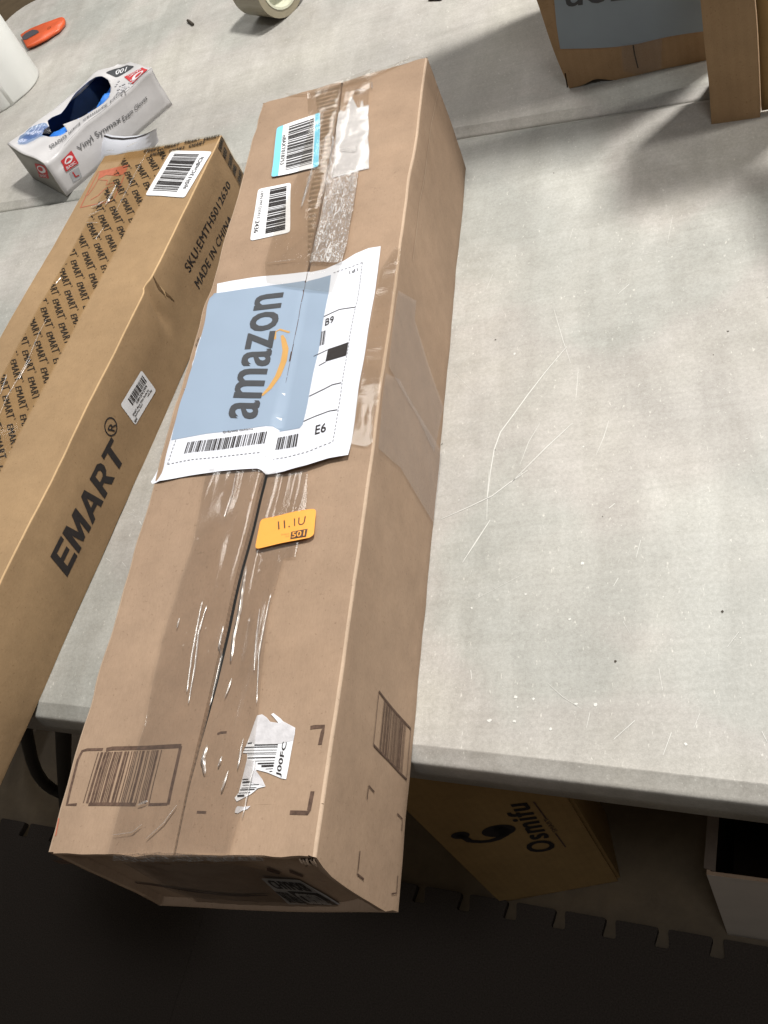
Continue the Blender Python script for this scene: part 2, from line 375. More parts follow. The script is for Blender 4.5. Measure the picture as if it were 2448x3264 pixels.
def marks(bm, pl, n, box_, seed, off=.0003):
    """scratches, chips and dirt on the plastic, as slivers in the same mesh"""
    r = random.Random(seed); b2 = bmesh.new()
    for i in range(n):
        a = r.uniform(box_[0], box_[1]); b = r.uniform(box_[2], box_[3]); k = r.random()
        if k < .5:
            L = r.uniform(.0009, .0032) * (3.0 if r.random() < .05 else 1); th = r.gauss(.95, .55); w_ = r.uniform(.0003, .0008)
            d = Vector((math.cos(th), math.sin(th))); p = Vector((a, b)); m = p + d * L * .5 + Vector((-d.y, d.x)) * r.uniform(-.12, .12) * L
            stroke(b2, [p, m, p + d * L], lambda t, w_=w_: w_ * (.15 + 1.2 * t * (1.2 - t)), mi=1)
        elif k < .88:
            s = r.uniform(.0003, .0008); addpoly(b2, [(a + s * r.uniform(.5, 1.2) * math.cos(t), b + s * r.uniform(.5, 1.2) * math.sin(t)) for t in lin(0, 5.2, 5)], 1)
        else:
            s = r.uniform(.0003, .0010); addpoly(b2, [(a + s * r.uniform(.4, 1.5) * math.cos(t), b + s * r.uniform(.4, 1.5) * math.sin(t)) for t in lin(0, 5.2, 5)], 2)
    return b2
def joinbm(dst, src):
    me = bpy.data.meshes.new('tmp'); src.to_mesh(me); src.free(); dst.from_mesh(me); bpy.data.meshes.remove(me)
Z1 = zoomer(1100, 500, .8125); Z2 = zoomer(1200, 1500, .7523); Z3 = zoomer(0, 1600, .4068); Z4 = zoomer(1560, 0, .5353)
t1 = empty('folding_table', TW(-.45, .49, -.74), 'scuffed pale grey plastic folding table under the two long cartons', 'table', 'folding tables pushed together')
bm = tabletop(-1.42, 1.05, .1085, .8710)
b2 = marks(bm, TP, 420, (-1.3, .38, .13, .86), 3)
for z, pl_, wd in ((Z1, [(870, 745), (790, 840), (720, 930), (655, 1020), (610, 1080), (585, 1150), (570, 1240), (560, 1330)], .0011), (Z1, [(893, 1045), (790, 1140), (650, 1280)], .0010), (Z1, [(820, 600), (855, 720), (885, 810)], .0005),
                   (Z1, [(1035, 1035), (1015, 1100), (985, 1170)], .0005), (Z1, [(765, 1045), (720, 1120), (685, 1212)], .0005), (Z1, [(915, 830), (910, 900), (905, 960)], .0004), (Z1, [(895, 280), (880, 330)], .0006), (Z1, [(580, 460), (555, 520)], .0007),
                   (Z1, [(1285, 230), (1265, 340)], .0005), (Z1, [(430, 850), (515, 930)], .0005), (Z1, [(1115, 500), (1070, 540)], .0012), (Z1, [(1160, 385), (1330, 350)], .0005),
                   (Z2, [(640, 0), (560, 55), (490, 108), (380, 160), (272, 207)], .0009), (Z2, [(482, 210), (430, 290), (365, 390)], .0012), (Z2, [(478, 0), (470, 110), (468, 210)], .0006), (Z2, [(1120, 295), (1100, 370)], .0007),
                   (Z2, [(1025, 455), (1005, 490)], .0010), (Z2, [(1535, 685), (1485, 750)], .0007), (Z2, [(1197, 838), (1212, 930)], .0006), (Z2, [(1250, 1110), (1215, 1205)], .0009), (Z2, [(905, 1025), (890, 1090)], .0006), (Z2, [(1095, 1060), (1005, 1140)], .0010),
                   (Z2, [(1370, 1030), (1345, 1090)], .0006), (Z2, [(400, 845), (404, 885)], .0010), (Z2, [(725, 900), (790, 960), (870, 1010)], .0004), (Z2, [(420, 545), (620, 440)], .0005), (Z2, [(985, 160), (1010, 140)], .0014), (Z2, [(1633, 1105), (1655, 1150)], .0008), (Z2, [(1045, 640), (1075, 690)], .0005),
                   (Z3, [(995, 85), (1070, 118)], .0007), (Z3, [(1095, 150), (1110, 180)], .0018), (Z3, [(828, 440), (870, 468)], .0008), (Z3, [(960, 475), (990, 510)], .0007), (Z3, [(1040, 60), (1060, 80)], .0005)):
    stroke(b2, P2(TP, z(*pl_)), lambda t, w_=wd: w_ * (.35 + .65 * math.sin(math.pi * min(1, t * .9 + .08))), mi=1)
for z, c_, s_ in ((Z2, (872, 393), .0030), (Z2, (845, 990), .0026), (Z2, (590, 960), .0025), (Z2, (930, 992), .0026), (Z2, (665, 968), .0020), (Z2, (632, 525), .0018), (Z2, (480, 1060), .0028), (Z2, (585, 1062), .0026), (Z2, (1310, 1158), .0022), (Z2, (820, 630), .0018), (Z2, (404, 583), .0016), (Z2, (738, 1095), .0020), (Z1, (665, 773), .0022), (Z1, (935, 1137), .0014)):
    c0 = P2(TP, z(c_))[0]; addpoly(b2, [(c0.x + s_ * rnd.uniform(.35, .8) * math.cos(a), c0.y + s_ * rnd.uniform(.3, .7) * math.sin(a)) for a in lin(0, 5.6, 8)], 1)
for z, c_, s_ in ((Z2, (1466, 598), .0017), (Z2, (1012, 808), .0015), (Z1, (590, 718), .0014), (Z1, (1445, 778), .0010), (Z1, (380, 1127), .0012)):
    c0 = P2(TP, z(c_))[0]; addpoly(b2, [(c0.x + s_ * rnd.uniform(.3, .9) * math.cos(a), c0.y + s_ * rnd.uniform(.3, .9) * math.sin(a)) for a in lin(0, 5.6, 8)], 2)
lay(b2, TP, .00035, step=None); joinbm(bm, b2)
obj('table_top', bm, [M_table, M_scr, M_speck], t1)
legs(t1, -1.15, .85, .26, .74)
bm = bmesh.new()      # moulded stiffening rib and bracket below the left end
hexa(bm, [TW(-.52, .122, -.050), TW(-.30, .130, -.044), TW(-.30, .20, -.044), TW(-.52, .20, -.050), TW(-.52, .122, -.0445), TW(-.30, .130, -.0435), TW(-.30, .20, -.0435), TW(-.52, .20, -.0445)])
obj('underside_rib', bm, M_table, t1)
t2 = empty('folding_table', TW(-.45, 1.2, -.74), 'stained far folding table holding the glove box and the paper roll', 'table', 'folding tables pushed together')
ka, kb = TP.uv(48, 65), TP.uv(130, 12)
bm = tabletop(-1.205, 1.15, .8722, 1.531, R=.085)
b2 = marks(bm, TP, 260, (-1.1, .5, .9, 1.45), 9)
lay(b2, TP, .00035, step=None); joinbm(bm, b2)
obj('table_top', bm, [M_table, M_scr, M_speck], t2)
legs(t2, -1.0, .95, 1.0, 1.42)
# ------------------------------------------------------------ floor and mats
def floor_material():
    m, nt, bs, out = mat('concrete_floor'); co = coords(nt); a = tex(nt, co, 2.2, 5, .6); b = tex(nt, co, 30, 5, .7)
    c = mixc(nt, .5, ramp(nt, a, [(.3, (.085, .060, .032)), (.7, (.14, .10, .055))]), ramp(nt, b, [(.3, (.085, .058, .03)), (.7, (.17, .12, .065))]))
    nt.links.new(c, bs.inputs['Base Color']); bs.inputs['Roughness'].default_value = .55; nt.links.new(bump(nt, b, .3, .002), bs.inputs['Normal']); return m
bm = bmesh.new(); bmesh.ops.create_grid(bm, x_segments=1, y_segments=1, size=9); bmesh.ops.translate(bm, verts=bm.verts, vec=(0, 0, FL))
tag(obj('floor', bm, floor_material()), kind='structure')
M_mat = plain('black_foam', (.050, .040, .033), .85, .25, .3, 500, .6)
def foam(xa, xb, ya, yb, label):
    poly = []; p = .0682; n = int((xb - xa) / p)
    for i in range(n):
        x = xa + i * p
        poly += [(x, yb), (x + .010, yb), (x + .006, yb + .024), (x + .0622, yb + .024), (x + .0582, yb)]
    poly += [(xb, yb), (xb, ya), (xa, ya)]
    poly = roundpoly(poly, .004, 2)
    bm = bmesh.new(); b_ = [bm.verts.new(TW(a, b, FL + .0005)) for a, b in poly]; t_ = [bm.verts.new(TW(a, b, FL + .012)) for a, b in poly]
    for i in range(len(poly)):
        j = (i + 1) % len(poly); bm.faces.new((b_[i], b_[j], t_[j], t_[i]))
    tt = tessellate_polygon([[Vector((a, b, 0)) for a, b in poly]])
    for t in tt: bm.faces.new([t_[k] for k in t])
    bmesh.ops.recalc_face_normals(bm, faces=bm.faces)
    tag(obj('foam_mat', bm, M_mat, loc=TW((xa + xb) / 2, (ya + yb) / 2, FL)), label, 'floor mat', 'interlocking black foam mats on the floor')
foam(-1.90, -.6105, -1.2, .128, 'black foam floor mat with jigsaw teeth, lower left corner, under the golden carton')
foam(-.610, .82, -1.2, .140, 'black foam floor mat with jigsaw teeth below the open white box')
# ------------------------------------------------------------ BIG CARTON
SX = [(.8102, -.0969), (.7594, -.0926), (.6481, -.0916), (.5146, -.0886), (.38, -.0886), (.29, -.0894), (.2487, -.0912), (.1958, -.0938), (.0871, -.0967), (0, -.0972)]
def sx(y):
    if y >= SX[0][0]: return SX[0][1]
    for (a, xa), (b, xb) in zip(SX, SX[1:]):
        if y >= b: return xb + (xa - xb) * (y - b) / (a - b)
    return SX[-1][1]
def sm(a, b, x):
    t = max(0, min(1, (x - a) / (b - a))); return t * t * (3 - 2 * t)
def dip(x, y):
    s = sx(y)
    if x < s + .0002: return .0
    g = .0012 + .0042 * sm(.02, .14, y) * (1 - sm(.28, .40, y))
    return g * max(0, 1 - (x - s) / .055) ** 1.6
def dmain(p, n=None):
    q = Vector((nv(p, 9, 1), nv(p, 9, 5), nv(p, 9, 9))) * .0016 + Vector((nv(p, 34, 2), nv(p, 34, 6), nv(p, 34, 3))) * .0005
    r = p + q
    if p.z > H - .003: r.z -= dip(p.x, p.y)
    if p.x > -.004:
        r.x -= .0016 * math.exp(-((p.y - .62) / .03) ** 2) * sm(.02, .14, p.z)      # soft buckle of the side wall
    if p.x > -.0045 and p.y < .03: r.y -= .0055 * (1 - p.y / .03) * sm(.004, .03, p.z) * (1 - sm(.122, .142, p.z) * .8)
    if p.x < -BW + .01: r.x += .0022 * nv(p, 17, 4) - .0012 * (nv(p, 45, 8))
    return r
TOP = zpl(H); SIDE = Pl((0, 0, 0), (0, 1, 0), (0, 0, 1)); FRONT = Pl((0, .006, 0), (1, 0, 0), (0, 0, 1))
carton = empty('long_carton', (-BW / 2, .42, 0), 'long kraft carton with blue and white shipping label, hanging over the table edge', 'carton')
ys = lin(0, BL, 110); bm = bmesh.new()
r_ = .0019; prof = [(-.0055, H, 0)]
for k in range(5): a = math.pi / 2 * (1 - k / 4); prof.append((-r_ + r_ * math.cos(a), H - r_ + r_ * math.sin(a), 1))
prof += [(0, z, 0) for z in lin(H - .012, .012, 9)]
for k in range(4): a = -math.pi / 2 * k / 3; prof.append((-r_ + r_ * math.cos(a), r_ + r_ * math.sin(a) + .0001, 1))
prof += [(x, .0001, 0) for x in lin(-.03, -BW + .03, 5)]
for k in range(4): a = -math.pi / 2 - math.pi / 2 * k / 3; prof.append((-BW + r_ + r_ * math.cos(a), r_ + r_ * math.sin(a) + .0001, 1))
prof += [(-BW, z, 0) for z in lin(.012, H - .012, 9)]
for k in range(5): a = math.pi - math.pi / 2 * k / 4; prof.append((-BW + r_ + r_ * math.cos(a), H - r_ + r_ * math.sin(a), 1))
prof += [(-BW + .0055, H, 0)]
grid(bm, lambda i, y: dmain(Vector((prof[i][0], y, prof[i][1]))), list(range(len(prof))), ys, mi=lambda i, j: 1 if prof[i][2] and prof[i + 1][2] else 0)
grid(bm, lambda i, k: dmain(Vector((prof[i][0] * (1 - .045 * k) - .0042 * k, .0003 + .007 * (k > 1), prof[i][1] * (1 - .055 * k) + .0035 * k))) if k < 2 else dmain(Vector((prof[i][0] * .955 - .0042, .03, prof[i][1] * .945 + .0035))),
     list(range(len(prof))), [0, 1, 2], mi=lambda i, j: 2 if j == 0 and prof[i][1] > .02 else 0)
grid(bm, lambda x, z: dmain(Vector((x, BL, z))), lin(-BW, 0, 12), lin(0, H, 8))
grid(bm, lambda x, z: dmain(Vector((x, .03, z))), lin(-BW, 0, 12), lin(0, H, 8))
bmesh.ops.recalc_face_normals(bm, faces=bm.faces)
obj('carton_walls', bm, [M_card, M_pale, M_cutedge], carton, True)
def flap(name, xf, xt, label=None):
    bm = bmesh.new(); us = lin(0, 1, 16)
    def f(u, y, z=H):
        x = xf(y) + (xt(y) - xf(y)) * u
        return dmain(Vector((x, y + .0018 * nv(Vector((x, 0, 0)), 60, 3) * (y < .002 or y > BL - .002), H))) - Vector((0, 0, H - z))
    yy = lin(-.001, BL + .0005, 160)
    grid(bm, lambda u, y: f(u, y), us, yy); grid(bm, lambda u, y: f(u, y, H - .0045), us, yy)
    for u in (0, 1): grid(bm, lambda z, y: f(u, y, z) + Vector((.00028 * math.sin(y * 1500) if u == 1 and z < H else 0, 0, 0)), [H, H - .0022, H - .0045], lin(-.001, BL + .0005, 640) if u == 1 else yy, mi=1)
    for y in (yy[0], yy[-1]): grid(bm, lambda u, z: f(u, y, z), us, [H - .0045, H - .002, H], mi=1)
    bmesh.ops.recalc_face_normals(bm, faces=bm.faces)
    return obj(name, bm, [M_card, M_cutedge], carton, True, label=label)
lf = flap('top_or_shade_flap', lambda y: -BW + .005, lambda y: sx(y) - .0006, 'left top flap standing a little proud of the seam')
rf = flap('top_or_shade_flap', lambda y: sx(y) + .0003 + .0011 * sm(.03, .16, y), lambda y: -.005, 'right top flap sagging along the seam')
for o in (lf, rf):
    md = o.modifiers.new('es', 'EDGE_SPLIT'); md.split_angle = math.radians(50)
bm = bmesh.new()      # end flap, recessed behind the rim of the walls
def ff(x, z): return dmain(Vector((x, .006 + .006 * sm(-.045, -.0095, x) + .0015 * nv(Vector((x, 0, z)), 20, 2), z)))
grid(bm, ff, lin(-BW + .005, -.0095, 22), lin(.002, H - .0062, 14))
grid(bm, lambda x, k: ff(x, H - .0062) + Vector((0, .004 * k, 0)), lin(-BW + .005, -.0095, 40), [0, 1], mi=1)
grid(bm, lambda k, z: ff(-.0095, z) + Vector((0, .0045 * k, 0)), [0, 1], lin(.002, H - .0062, 14), mi=1)
# inner major flap edge, pale layered strip under the top edge
grid(bm, lambda x, z: dmain(Vector((x, .0012 + .0009 * nv(Vector((x, 0, 0)), 120, 2), z))), lin(-BW + .003, -.013, 90), [H - .0108, H - .0080, H - .0052], mi=1)
obj('end_flap', bm, [M_card, M_cutedge], carton)
M_hole = plain('dark_hole', (.02, .013, .009), .9, .1)
bm = bmesh.new(); addpoly(bm, [(-.0125, H - .0125), (-.0035, H - .0120), (-.0030, H - .0035), (-.0120, H - .0040)])
for v in bm.verts: v.co = Vector((v.co.x, -.0012, v.co.y))
obj('crushed_corner', bm, M_hole, carton)
for k in range(7):
    x = -.0125 + .0016 * k; z = H - .004 - .0016 * (k % 3); bm = bmesh.new()
    tube(bm, [Vector((x + rnd.uniform(-.001, .001), -.0018 - .0012 * (k % 2), z - .0075)), Vector((x + rnd.uniform(-.001, .001), -.0030, z - .004)), Vector((x, -.0015, z))], rnd.uniform(.0005, .0009), 6)
    obj('torn_ply', bm, M_pale, carton, True)
# exposed fluting beside the seam at the far end
bm = bmesh.new()
def flx(y):
    for (a, xa), (b, xb) in zip(FLX, FLX[1:]):
        if y >= b: return xb + (xa - xb) * (y - b) / (a - b)
    return FLX[-1][1]
fpx = [(1006, 292), (1017, 372), (1012, 440), (1008, 530), (985, 618), (981, 710), (983, 835)]
FLX = [(TOP.hit(*p).y, TOP.hit(*p).x) for p in fpx]
grid(bm, lambda u, y: dmain(Vector((flx(y) + (sx(y) - .001 - flx(y)) * u, y, H))) + Vector((0, 0, .0006 + .0008 * math.sin(y * 2 * math.pi / .0072) * (1 if 0 < u < 1 else 0))), lin(0, 1, 6), lin(FLX[-1][0], FLX[0][0], 330))
obj('exposed_fluting', bm, M_flute, lf, True)
# ---- shipping label
Zc = zoomer(450, 750, .5124)
def dtape(p, n=None):
    q = Vector((nv(p, 9, 1), nv(p, 9, 5), nv(p, 9, 9))) * .0016 + Vector((nv(p, 34, 2), nv(p, 34, 6), nv(p, 34, 3))) * .0005
    r = p + q; s = sx(p.y); d = dip(max(p.x, s + .0003), p.y)
    r.z -= d * sm(s - .003, s + .016, p.x) if p.x < s + .016 else d
    return r
def dlab(p, n=None):
    r = dmain(p); yb = .2935
    t = max(0, (yb + .016 - p.y) / .016); r.z += .0028 * t * t * (.35 + .65 * abs(math.sin((p.x + .0) * 38)))
    r.z += .0005 * (1 + math.sin(p.y * 95 + p.x * 70)) * sm(-.09, -.05, p.x)
    if p.x < -BW + .004: r.z -= .002
    return r
out = P2(TOP, [(688, 909)] + Zc((560, 290), (700, 268), (860, 250), (1035, 230), (1150, 212), (1270, 165), (1340, 120), (1420, 85), (1495, 72), (1478, 240), (1435, 480), (1400, 700), (1350, 1010), (1318, 1250), (1295, 1388), (1180, 1408), (1040, 1450), (900, 1476), (775, 1477), (740, 1464), (500, 1478), (250, 1510), (70, 1545), (60, 1530), (105, 1440), (170, 1250), (215, 1080), (235, 1010), (262, 960), (285, 870), (300, 800), (322, 720), (335, 690), (355, 640), (378, 632), (395, 560), (430, 450), (465, 365)))
bm = bmesh.new(); addpoly(bm, out); lay(bm, TOP, .0006, dlab, .005)
sheet = obj('shipping_label', bm, M_paper, carton, True, label='large white sheet with a blue grey panel stuck across the seam')
bl = P2(TOP, Zc((432, 372), (620, 345), (800, 318), (1035, 283), (1110, 268), (1183, 250), (1168, 380), (1130, 560), (1105, 720), (1070, 860), (1040, 1000), (1018, 1120), (1005, 1180), (985, 1202), (840, 1214), (830, 1210), (828, 1196), (780, 1193), (650, 1210), (420, 1236), (197, 1275), (215, 1190), (262, 1010), (300, 880), (345, 740), (378, 640), (410, 500)))
bm = bmesh.new(); addpoly(bm, bl); lay(bm, TOP, .0008, dlab, .005); obj('blue_panel', bm, M_blue, sheet, True)
bm = bmesh.new(); addtext(bm, 'amazon', P2(TOP, Zc((720, 1145), (893, 362), (722, 385), (545, 1135))), .05, 1.0); lay(bm, TOP, .0010, dlab, .005); obj('lettering', bm, M_slate, sheet)
bm = bmesh.new()
sp = P2(TOP, Zc((752, 1003), (800, 955), (850, 880), (885, 790), (898, 720), (888, 660), (878, 630)))
stroke(bm, sp, lambda t: .0012 + .0048 * math.sin(math.pi * min(1, t * .9 + .05)) ** .8)
stroke(bm, P2(TOP, Zc((835, 655), (838, 610), (865, 594), (925, 612))), .0019); lay(bm, TOP, .0010, dlab, .005); obj('smile_mark', bm, M_smile, sheet)
bm = bmesh.new()
def lprint(name, fn):
    b = bmesh.new(); fn(b); lay(b, TOP, .0010, dlab, .005); return obj(name, b, M_ink, sheet)
bm.free()
def _bc(b):
    addbars(b, P2(TOP, Zc((278, 1362), (775, 1302), (790, 1228), (300, 1290))), 46, 5, .56)
    addbars(b, P2(TOP, Zc((815, 1324), (965, 1312), (978, 1236), (832, 1250))), 13, 6, .56)
lprint('barcode', _bc)
lprint('barcode', lambda b: addbars(b, P2(TOP, Zc((1110, 694), (1138, 687), (1150, 600), (1121, 607))), 5, 3, .6))
lprint('black_block', lambda b: rect(b, P2(TOP, Zc((1147, 798), (1277, 758), (1290, 676), (1162, 718)))))
for tx, px, bo in (('E6', ((1086, 1250), (1152, 1232), (1155, 1175), (1092, 1192)), .02), ('B9', ((1145, 574), (1200, 553), (1204, 514), (1152, 532)), .01), ('QrByWG GaNama', ((518, 1237), (703, 1217), (703, 1206), (518, 1222)), .02),
                   ('1 of 1', ((1303, 250), (1356, 231), (1352, 214), (1301, 233)), .03), ('on.ca', ((372, 642), (350, 698), (343, 690), (362, 640)), .01)):
    lprint('printed_text', lambda b: addtext(b, tx, P2(TOP, Zc(*px)), bo))
for a in ([(1072, 763), (1160, 722)], [(1105, 822), (1148, 800)], [(1042, 1007), (1140, 965), (1190, 942), (1248, 932)], [(1010, 1162), (1090, 1130), (1170, 1100), (1222, 1093)], [(1140, 516), (1240, 475), (1338, 460)]):
    lprint('ruled_line', lambda b: stroke(b, P2(TOP, Zc(*a)), .00075))
def _tear(b):
    y = .5245
    while y > .2935:
        L = rnd.uniform(.008, .022); w_ = rnd.uniform(.0003, .0007); ys_ = [y, y - L * .5, y - L]
        stroke(b, [(sx(t) + .0006 + rnd.uniform(-.0002, .0002), t) for t in ys_], w_); y -= L + rnd.uniform(.0003, .0016)
b = bmesh.new(); _tear(b); lay(b, TOP, .0013, lambda p, n=None: dlab(p) + Vector((0, 0, .0004)), .004); obj('tear_line', b, M_print, sheet)
bm = bmesh.new()
for a in ([(225, 1275), (200, 1350), (173, 1425)], [(173, 1425), (330, 1400), (520, 1378), (760, 1358)], [(785, 1382), (900, 1375), (1040, 1350), (1198, 1297)], [(1198, 1297), (1225, 1110), (1262, 880), (1300, 640), (1345, 430), (1386, 178)], [(1386, 178), (1320, 205), (1200, 240)]):
    pts = P2(TOP, Zc(*a)); L = [0]
    for p, q_ in zip(pts, pts[1:]): L.append(L[-1] + (q_ - p).length)
    s = 0
    def pos(s):
        for i in range(len(L) - 1):
            if s <= L[i + 1]: return pts[i].lerp(pts[i + 1], (s - L[i]) / (L[i + 1] - L[i]))
        return pts[-1]
    while s < L[-1]: stroke(bm, [pos(s), pos(min(s + .0022, L[-1]))], .0006); s += .0038
lay(bm, TOP, .0010, dlab, .005); obj('dashed_border', bm, M_grey, sheet)
# ---- smaller stickers on the top
def sticker(name, parent, pl, px, mt, off=.0006, rr=.004, dfm=dmain, label=None, step=.006, which=None):
    q = P2(pl, px); bm = bmesh.new(); addpoly(bm, roundpoly(q, rr, 4, which)); lay(bm, pl, off, dfm, step)
    return obj(name, bm, mt, parent, True, label=label), q
s1, q = sticker('barcode_sticker', carton, TOP, [(887, 414), (865, 570), (1018, 538), (1025, 364)], M_label, off=.0019, label='white barcode sticker with light blue ends')
bm = bmesh.new(); addpoly(bm, roundpoly(sub(q, 0.003, 0.003, .997, .15), .004, 4, [0, 1])); addpoly(bm, roundpoly(sub(q, .003, .885, .997, .997), .004, 4, [2, 3])); lay(bm, TOP, .0021, dmain); obj('blue_band', bm, M_cyan, s1)
bm = bmesh.new(); addtext(bm, 'tsBAXT018753', sub(q, .22, .165, .80, .25), .012); addbars(bm, sub(q, .08, .29, .92, .86), 34, 11, .5); lay(bm, TOP, .0022, dmain); obj('barcode', bm, M_ink, s1)
s1, q = sticker('barcode_sticker', carton, TOP, [(822, 603), (797, 770), (925, 745), (926, 583)], M_label, label='plain white barcode sticker below the blue one')
bm = bmesh.new(); addtext(bm, '2436', sub(q, .64, .07, .87, .19), .02); addbars(bm, sub(q, .06, .38, .93, .88), 34, 12, .52); lay(bm, TOP, .0009, dmain); obj('barcode', bm, M_ink, s1)
bm = bmesh.new(); addtext(bm, 'UPN PM DX413', sub(q, .06, .10, .59, .19), 0); lay(bm, TOP, .0009, dmain); obj('print', bm, M_grey, s1)
Zo = zoomer(400, 1500, .452)
bm = bmesh.new(); q = P2(TOP, Zo((915, 552), (1080, 525), (1220, 508), (1310, 492), (1340, 470), (1359, 287), (1200, 300), (1050, 328), (952, 340))); addpoly(bm, roundpoly(q, .004, 4)); lay(bm, TOP, .0036, dmain, .006)
s1 = obj('orange_sticker', bm, M_orange, carton, True)
bm = bmesh.new(); addtext(bm, '11.', P2(TOP, Zo((1090, 422), (1172, 412), (1168, 357), (1085, 366))), .03, 1.25); addtext(bm, '1U', P2(TOP, Zo((1203, 408), (1275, 400), (1286, 340), (1200, 353))), 0)
rect(bm, P2(TOP, Zo((1175, 500), (1286, 486), (1298, 430), (1182, 447)))); lay(bm, TOP, .0038, dmain); obj('print', bm, M_print, s1)
bm = bmesh.new(); addtext(bm, '501', P2(TOP, Zo((1188, 491), (1275, 481), (1281, 441), (1192, 453))), .03); lay(bm, TOP, .0041, dmain); obj('number', bm, M_orange, s1)
bm = bmesh.new(); addtext(bm, 'Printed at', P2(TOP, Zo((1112, 468), (1168, 462), (1168, 450), (1112, 455))), 0); addtext(bm, 'BHX', P2(TOP, Zo((1142, 482), (1168, 479), (1168, 470), (1142, 472))), 0); lay(bm, TOP, .0038, dmain); obj('faded_print', bm, M_smile, s1)
# torn remnants
Zt = zoomer(700, 100, .5184)
bm = bmesh.new(); addpoly(bm, P2(TOP, Zt((735, 500), (748, 482), (762, 492), (778, 488), (792, 440), (815, 392), (838, 440), (852, 468), (868, 470), (878, 425), (886, 432), (892, 462), (925, 455), (918, 520), (922, 600), (914, 660), (922, 740), (914, 800), (916, 850), (860, 862), (800, 880), (720, 896), (690, 905), (700, 800), (712, 700), (718, 600)))); lay(bm, TOP, .0006, dmain, .006)
obj('torn_label', bm, M_torn, carton, True, label='bare grey white backing of a torn off label beside the seam')
Zb = zoomer(700, 2200, .2713)
up = [(430, 290), (490, 280), (545, 320), (590, 375), (690, 392), (645, 335), (598, 285), (625, 270), (715, 340), (740, 370), (885, 450), (880, 520), (820, 900), (790, 1050), (730, 1040), (560, 970), (430, 935), (440, 985), (500, 1040), (542, 1132), (460, 1150), (370, 1220), (205, 1305), (180, 1260), (230, 1200), (270, 1040), (300, 900), (322, 810), (320, 745), (270, 740), (300, 680), (345, 560), (400, 370)]
bm = bmesh.new(); addpoly(bm, P2(TOP, Zb(*up))); lay(bm, TOP, .0006, dmain, .006)
s1 = obj('torn_label', bm, M_label, carton, True, label='ragged remains of a barcode label near the front end')
bm = bmesh.new(); addpoly(bm, P2(TOP, Zb((432, 295), (490, 284), (545, 324), (590, 378), (700, 396), (740, 374), (880, 452), (868, 600), (700, 640), (560, 652), (420, 645), (345, 600), (350, 555), (402, 372)))); addpoly(bm, P2(TOP, Zb((325, 815), (430, 850), (425, 940), (500, 1042), (535, 1125), (430, 1105), (275, 1040), (302, 900)))); lay(bm, TOP, .0008, dmain, .006); obj('torn_layer', bm, M_torn, s1)
bm = bmesh.new()
for y, x0_, x1_, h_ in ((655, 410, 690, 12), (680, 292, 688, 10), (716, 280, 680, 5), (748, 322, 675, 6), (766, 330, 672, 4), (802, 330, 662, 11), (838, 400, 655, 5), (868, 450, 650, 14), (898, 495, 642, 22), (932, 545, 635, 6), (962, 590, 628, 8), (1048, 275, 345, 12), (1080, 275, 372, 20), (1113, 278, 470, 6), (1146, 265, 440, 6), (1168, 248, 420, 12), (1205, 232, 370, 6), (1240, 215, 300, 24), (632, 330, 380, 14)):
    rect(bm, P2(TOP, Zb((x0_, y + h_ / 2), (x1_, y + h_ / 2 - 4), (x1_, y - h_ / 2 - 4), (x0_, y - h_ / 2))))
addtext(bm, 'J00FC', P2(TOP, Zb((735, 1030), (812, 625), (748, 618), (668, 1008))), .025); lay(bm, TOP, .0010, dmain); obj('barcode', bm, M_ink, s1)
bm = bmesh.new(); addpoly(bm, P2(TOP, Zb((180, 1440), (195, 1385), (215, 1362), (290, 1372), (368, 1360), (330, 1400), (280, 1412), (215, 1450)))); lay(bm, TOP, .0006, dmain); obj('paper_scrap', bm, M_torn, carton, True)
# printed barcode and brackets
Zp = zoomer(120, 2250, .7233)
bm = bmesh.new(); q = P2(TOP, Zp((132, 437), (575, 435), (632, 172), (208, 190)))
stroke(bm, P2(TOP, Zp((175, 436), (133, 438), (150, 360), (185, 235), (205, 196), (225, 190), (290, 188))), .0019)
stroke(bm, P2(TOP, Zp((305, 190), (330, 184), (480, 180), (632, 173))), .0028); stroke(bm, P2(TOP, Zp((630, 174), (605, 300), (575, 432))), .0022); stroke(bm, P2(TOP, Zp((572, 430), (490, 432))), .0018); stroke(bm, P2(TOP, Zp((435, 432), (300, 432), (228, 434))), .0022)
addbars(bm, sub(q, .16, .03, .82, .94), 25, 21, .5)
lay(bm, TOP, .0003, dmain, .006); obj('printed_barcode', bm, M_print, carton)
for a in ([(1200, 100), (1215, 97), (1260, 95), (1255, 120), (1245, 175)], [(1115, 470), (1195, 473), (1200, 460), (1215, 378)], [(785, 116), (800, 110), (828, 110)], [(698, 466), (740, 468)]):
    bm = bmesh.new(); stroke(bm, P2(TOP, Zp(*a)), .0026 if a[0][0] > 1000 else .0016); lay(bm, TOP, .0003, dmain, .006); obj('corner_mark', bm, M_print, carton)
Zs = zoomer(1050, 2100, .3842)
bm = bmesh.new(); q = P2(SIDE, Zs((360, 710), (635, 1003), (672, 590), (410, 262)))
stroke(bm, [q[0], q[1]], .0016); stroke(bm, [q[2], q[3]], .0016); stroke(bm, [q[1], q[2]], .0008); stroke(bm, [q[3], q[0]], .0008)
addbars(bm, sub(q, .17, .02, .85, .98), 21, 33, .56)
lay(bm, SIDE, .0006, dmain, .006); obj('printed_barcode', bm, M_print, carton)
for a in ([(305, 1165), (308, 1110), (318, 1052), (365, 1105)], [(560, 1287), (603, 1330), (600, 1380), (595, 1430)], [(253, 1570), (243, 1690), (235, 1730), (290, 1780)], [(560, 1805), (550, 1950), (510, 1935)]):
    bm = bmesh.new(); stroke(bm, P2(SIDE, Zs(*a)), .0011); lay(bm, SIDE, .0006, dmain, .006); obj('corner_mark', bm, M_print, carton)
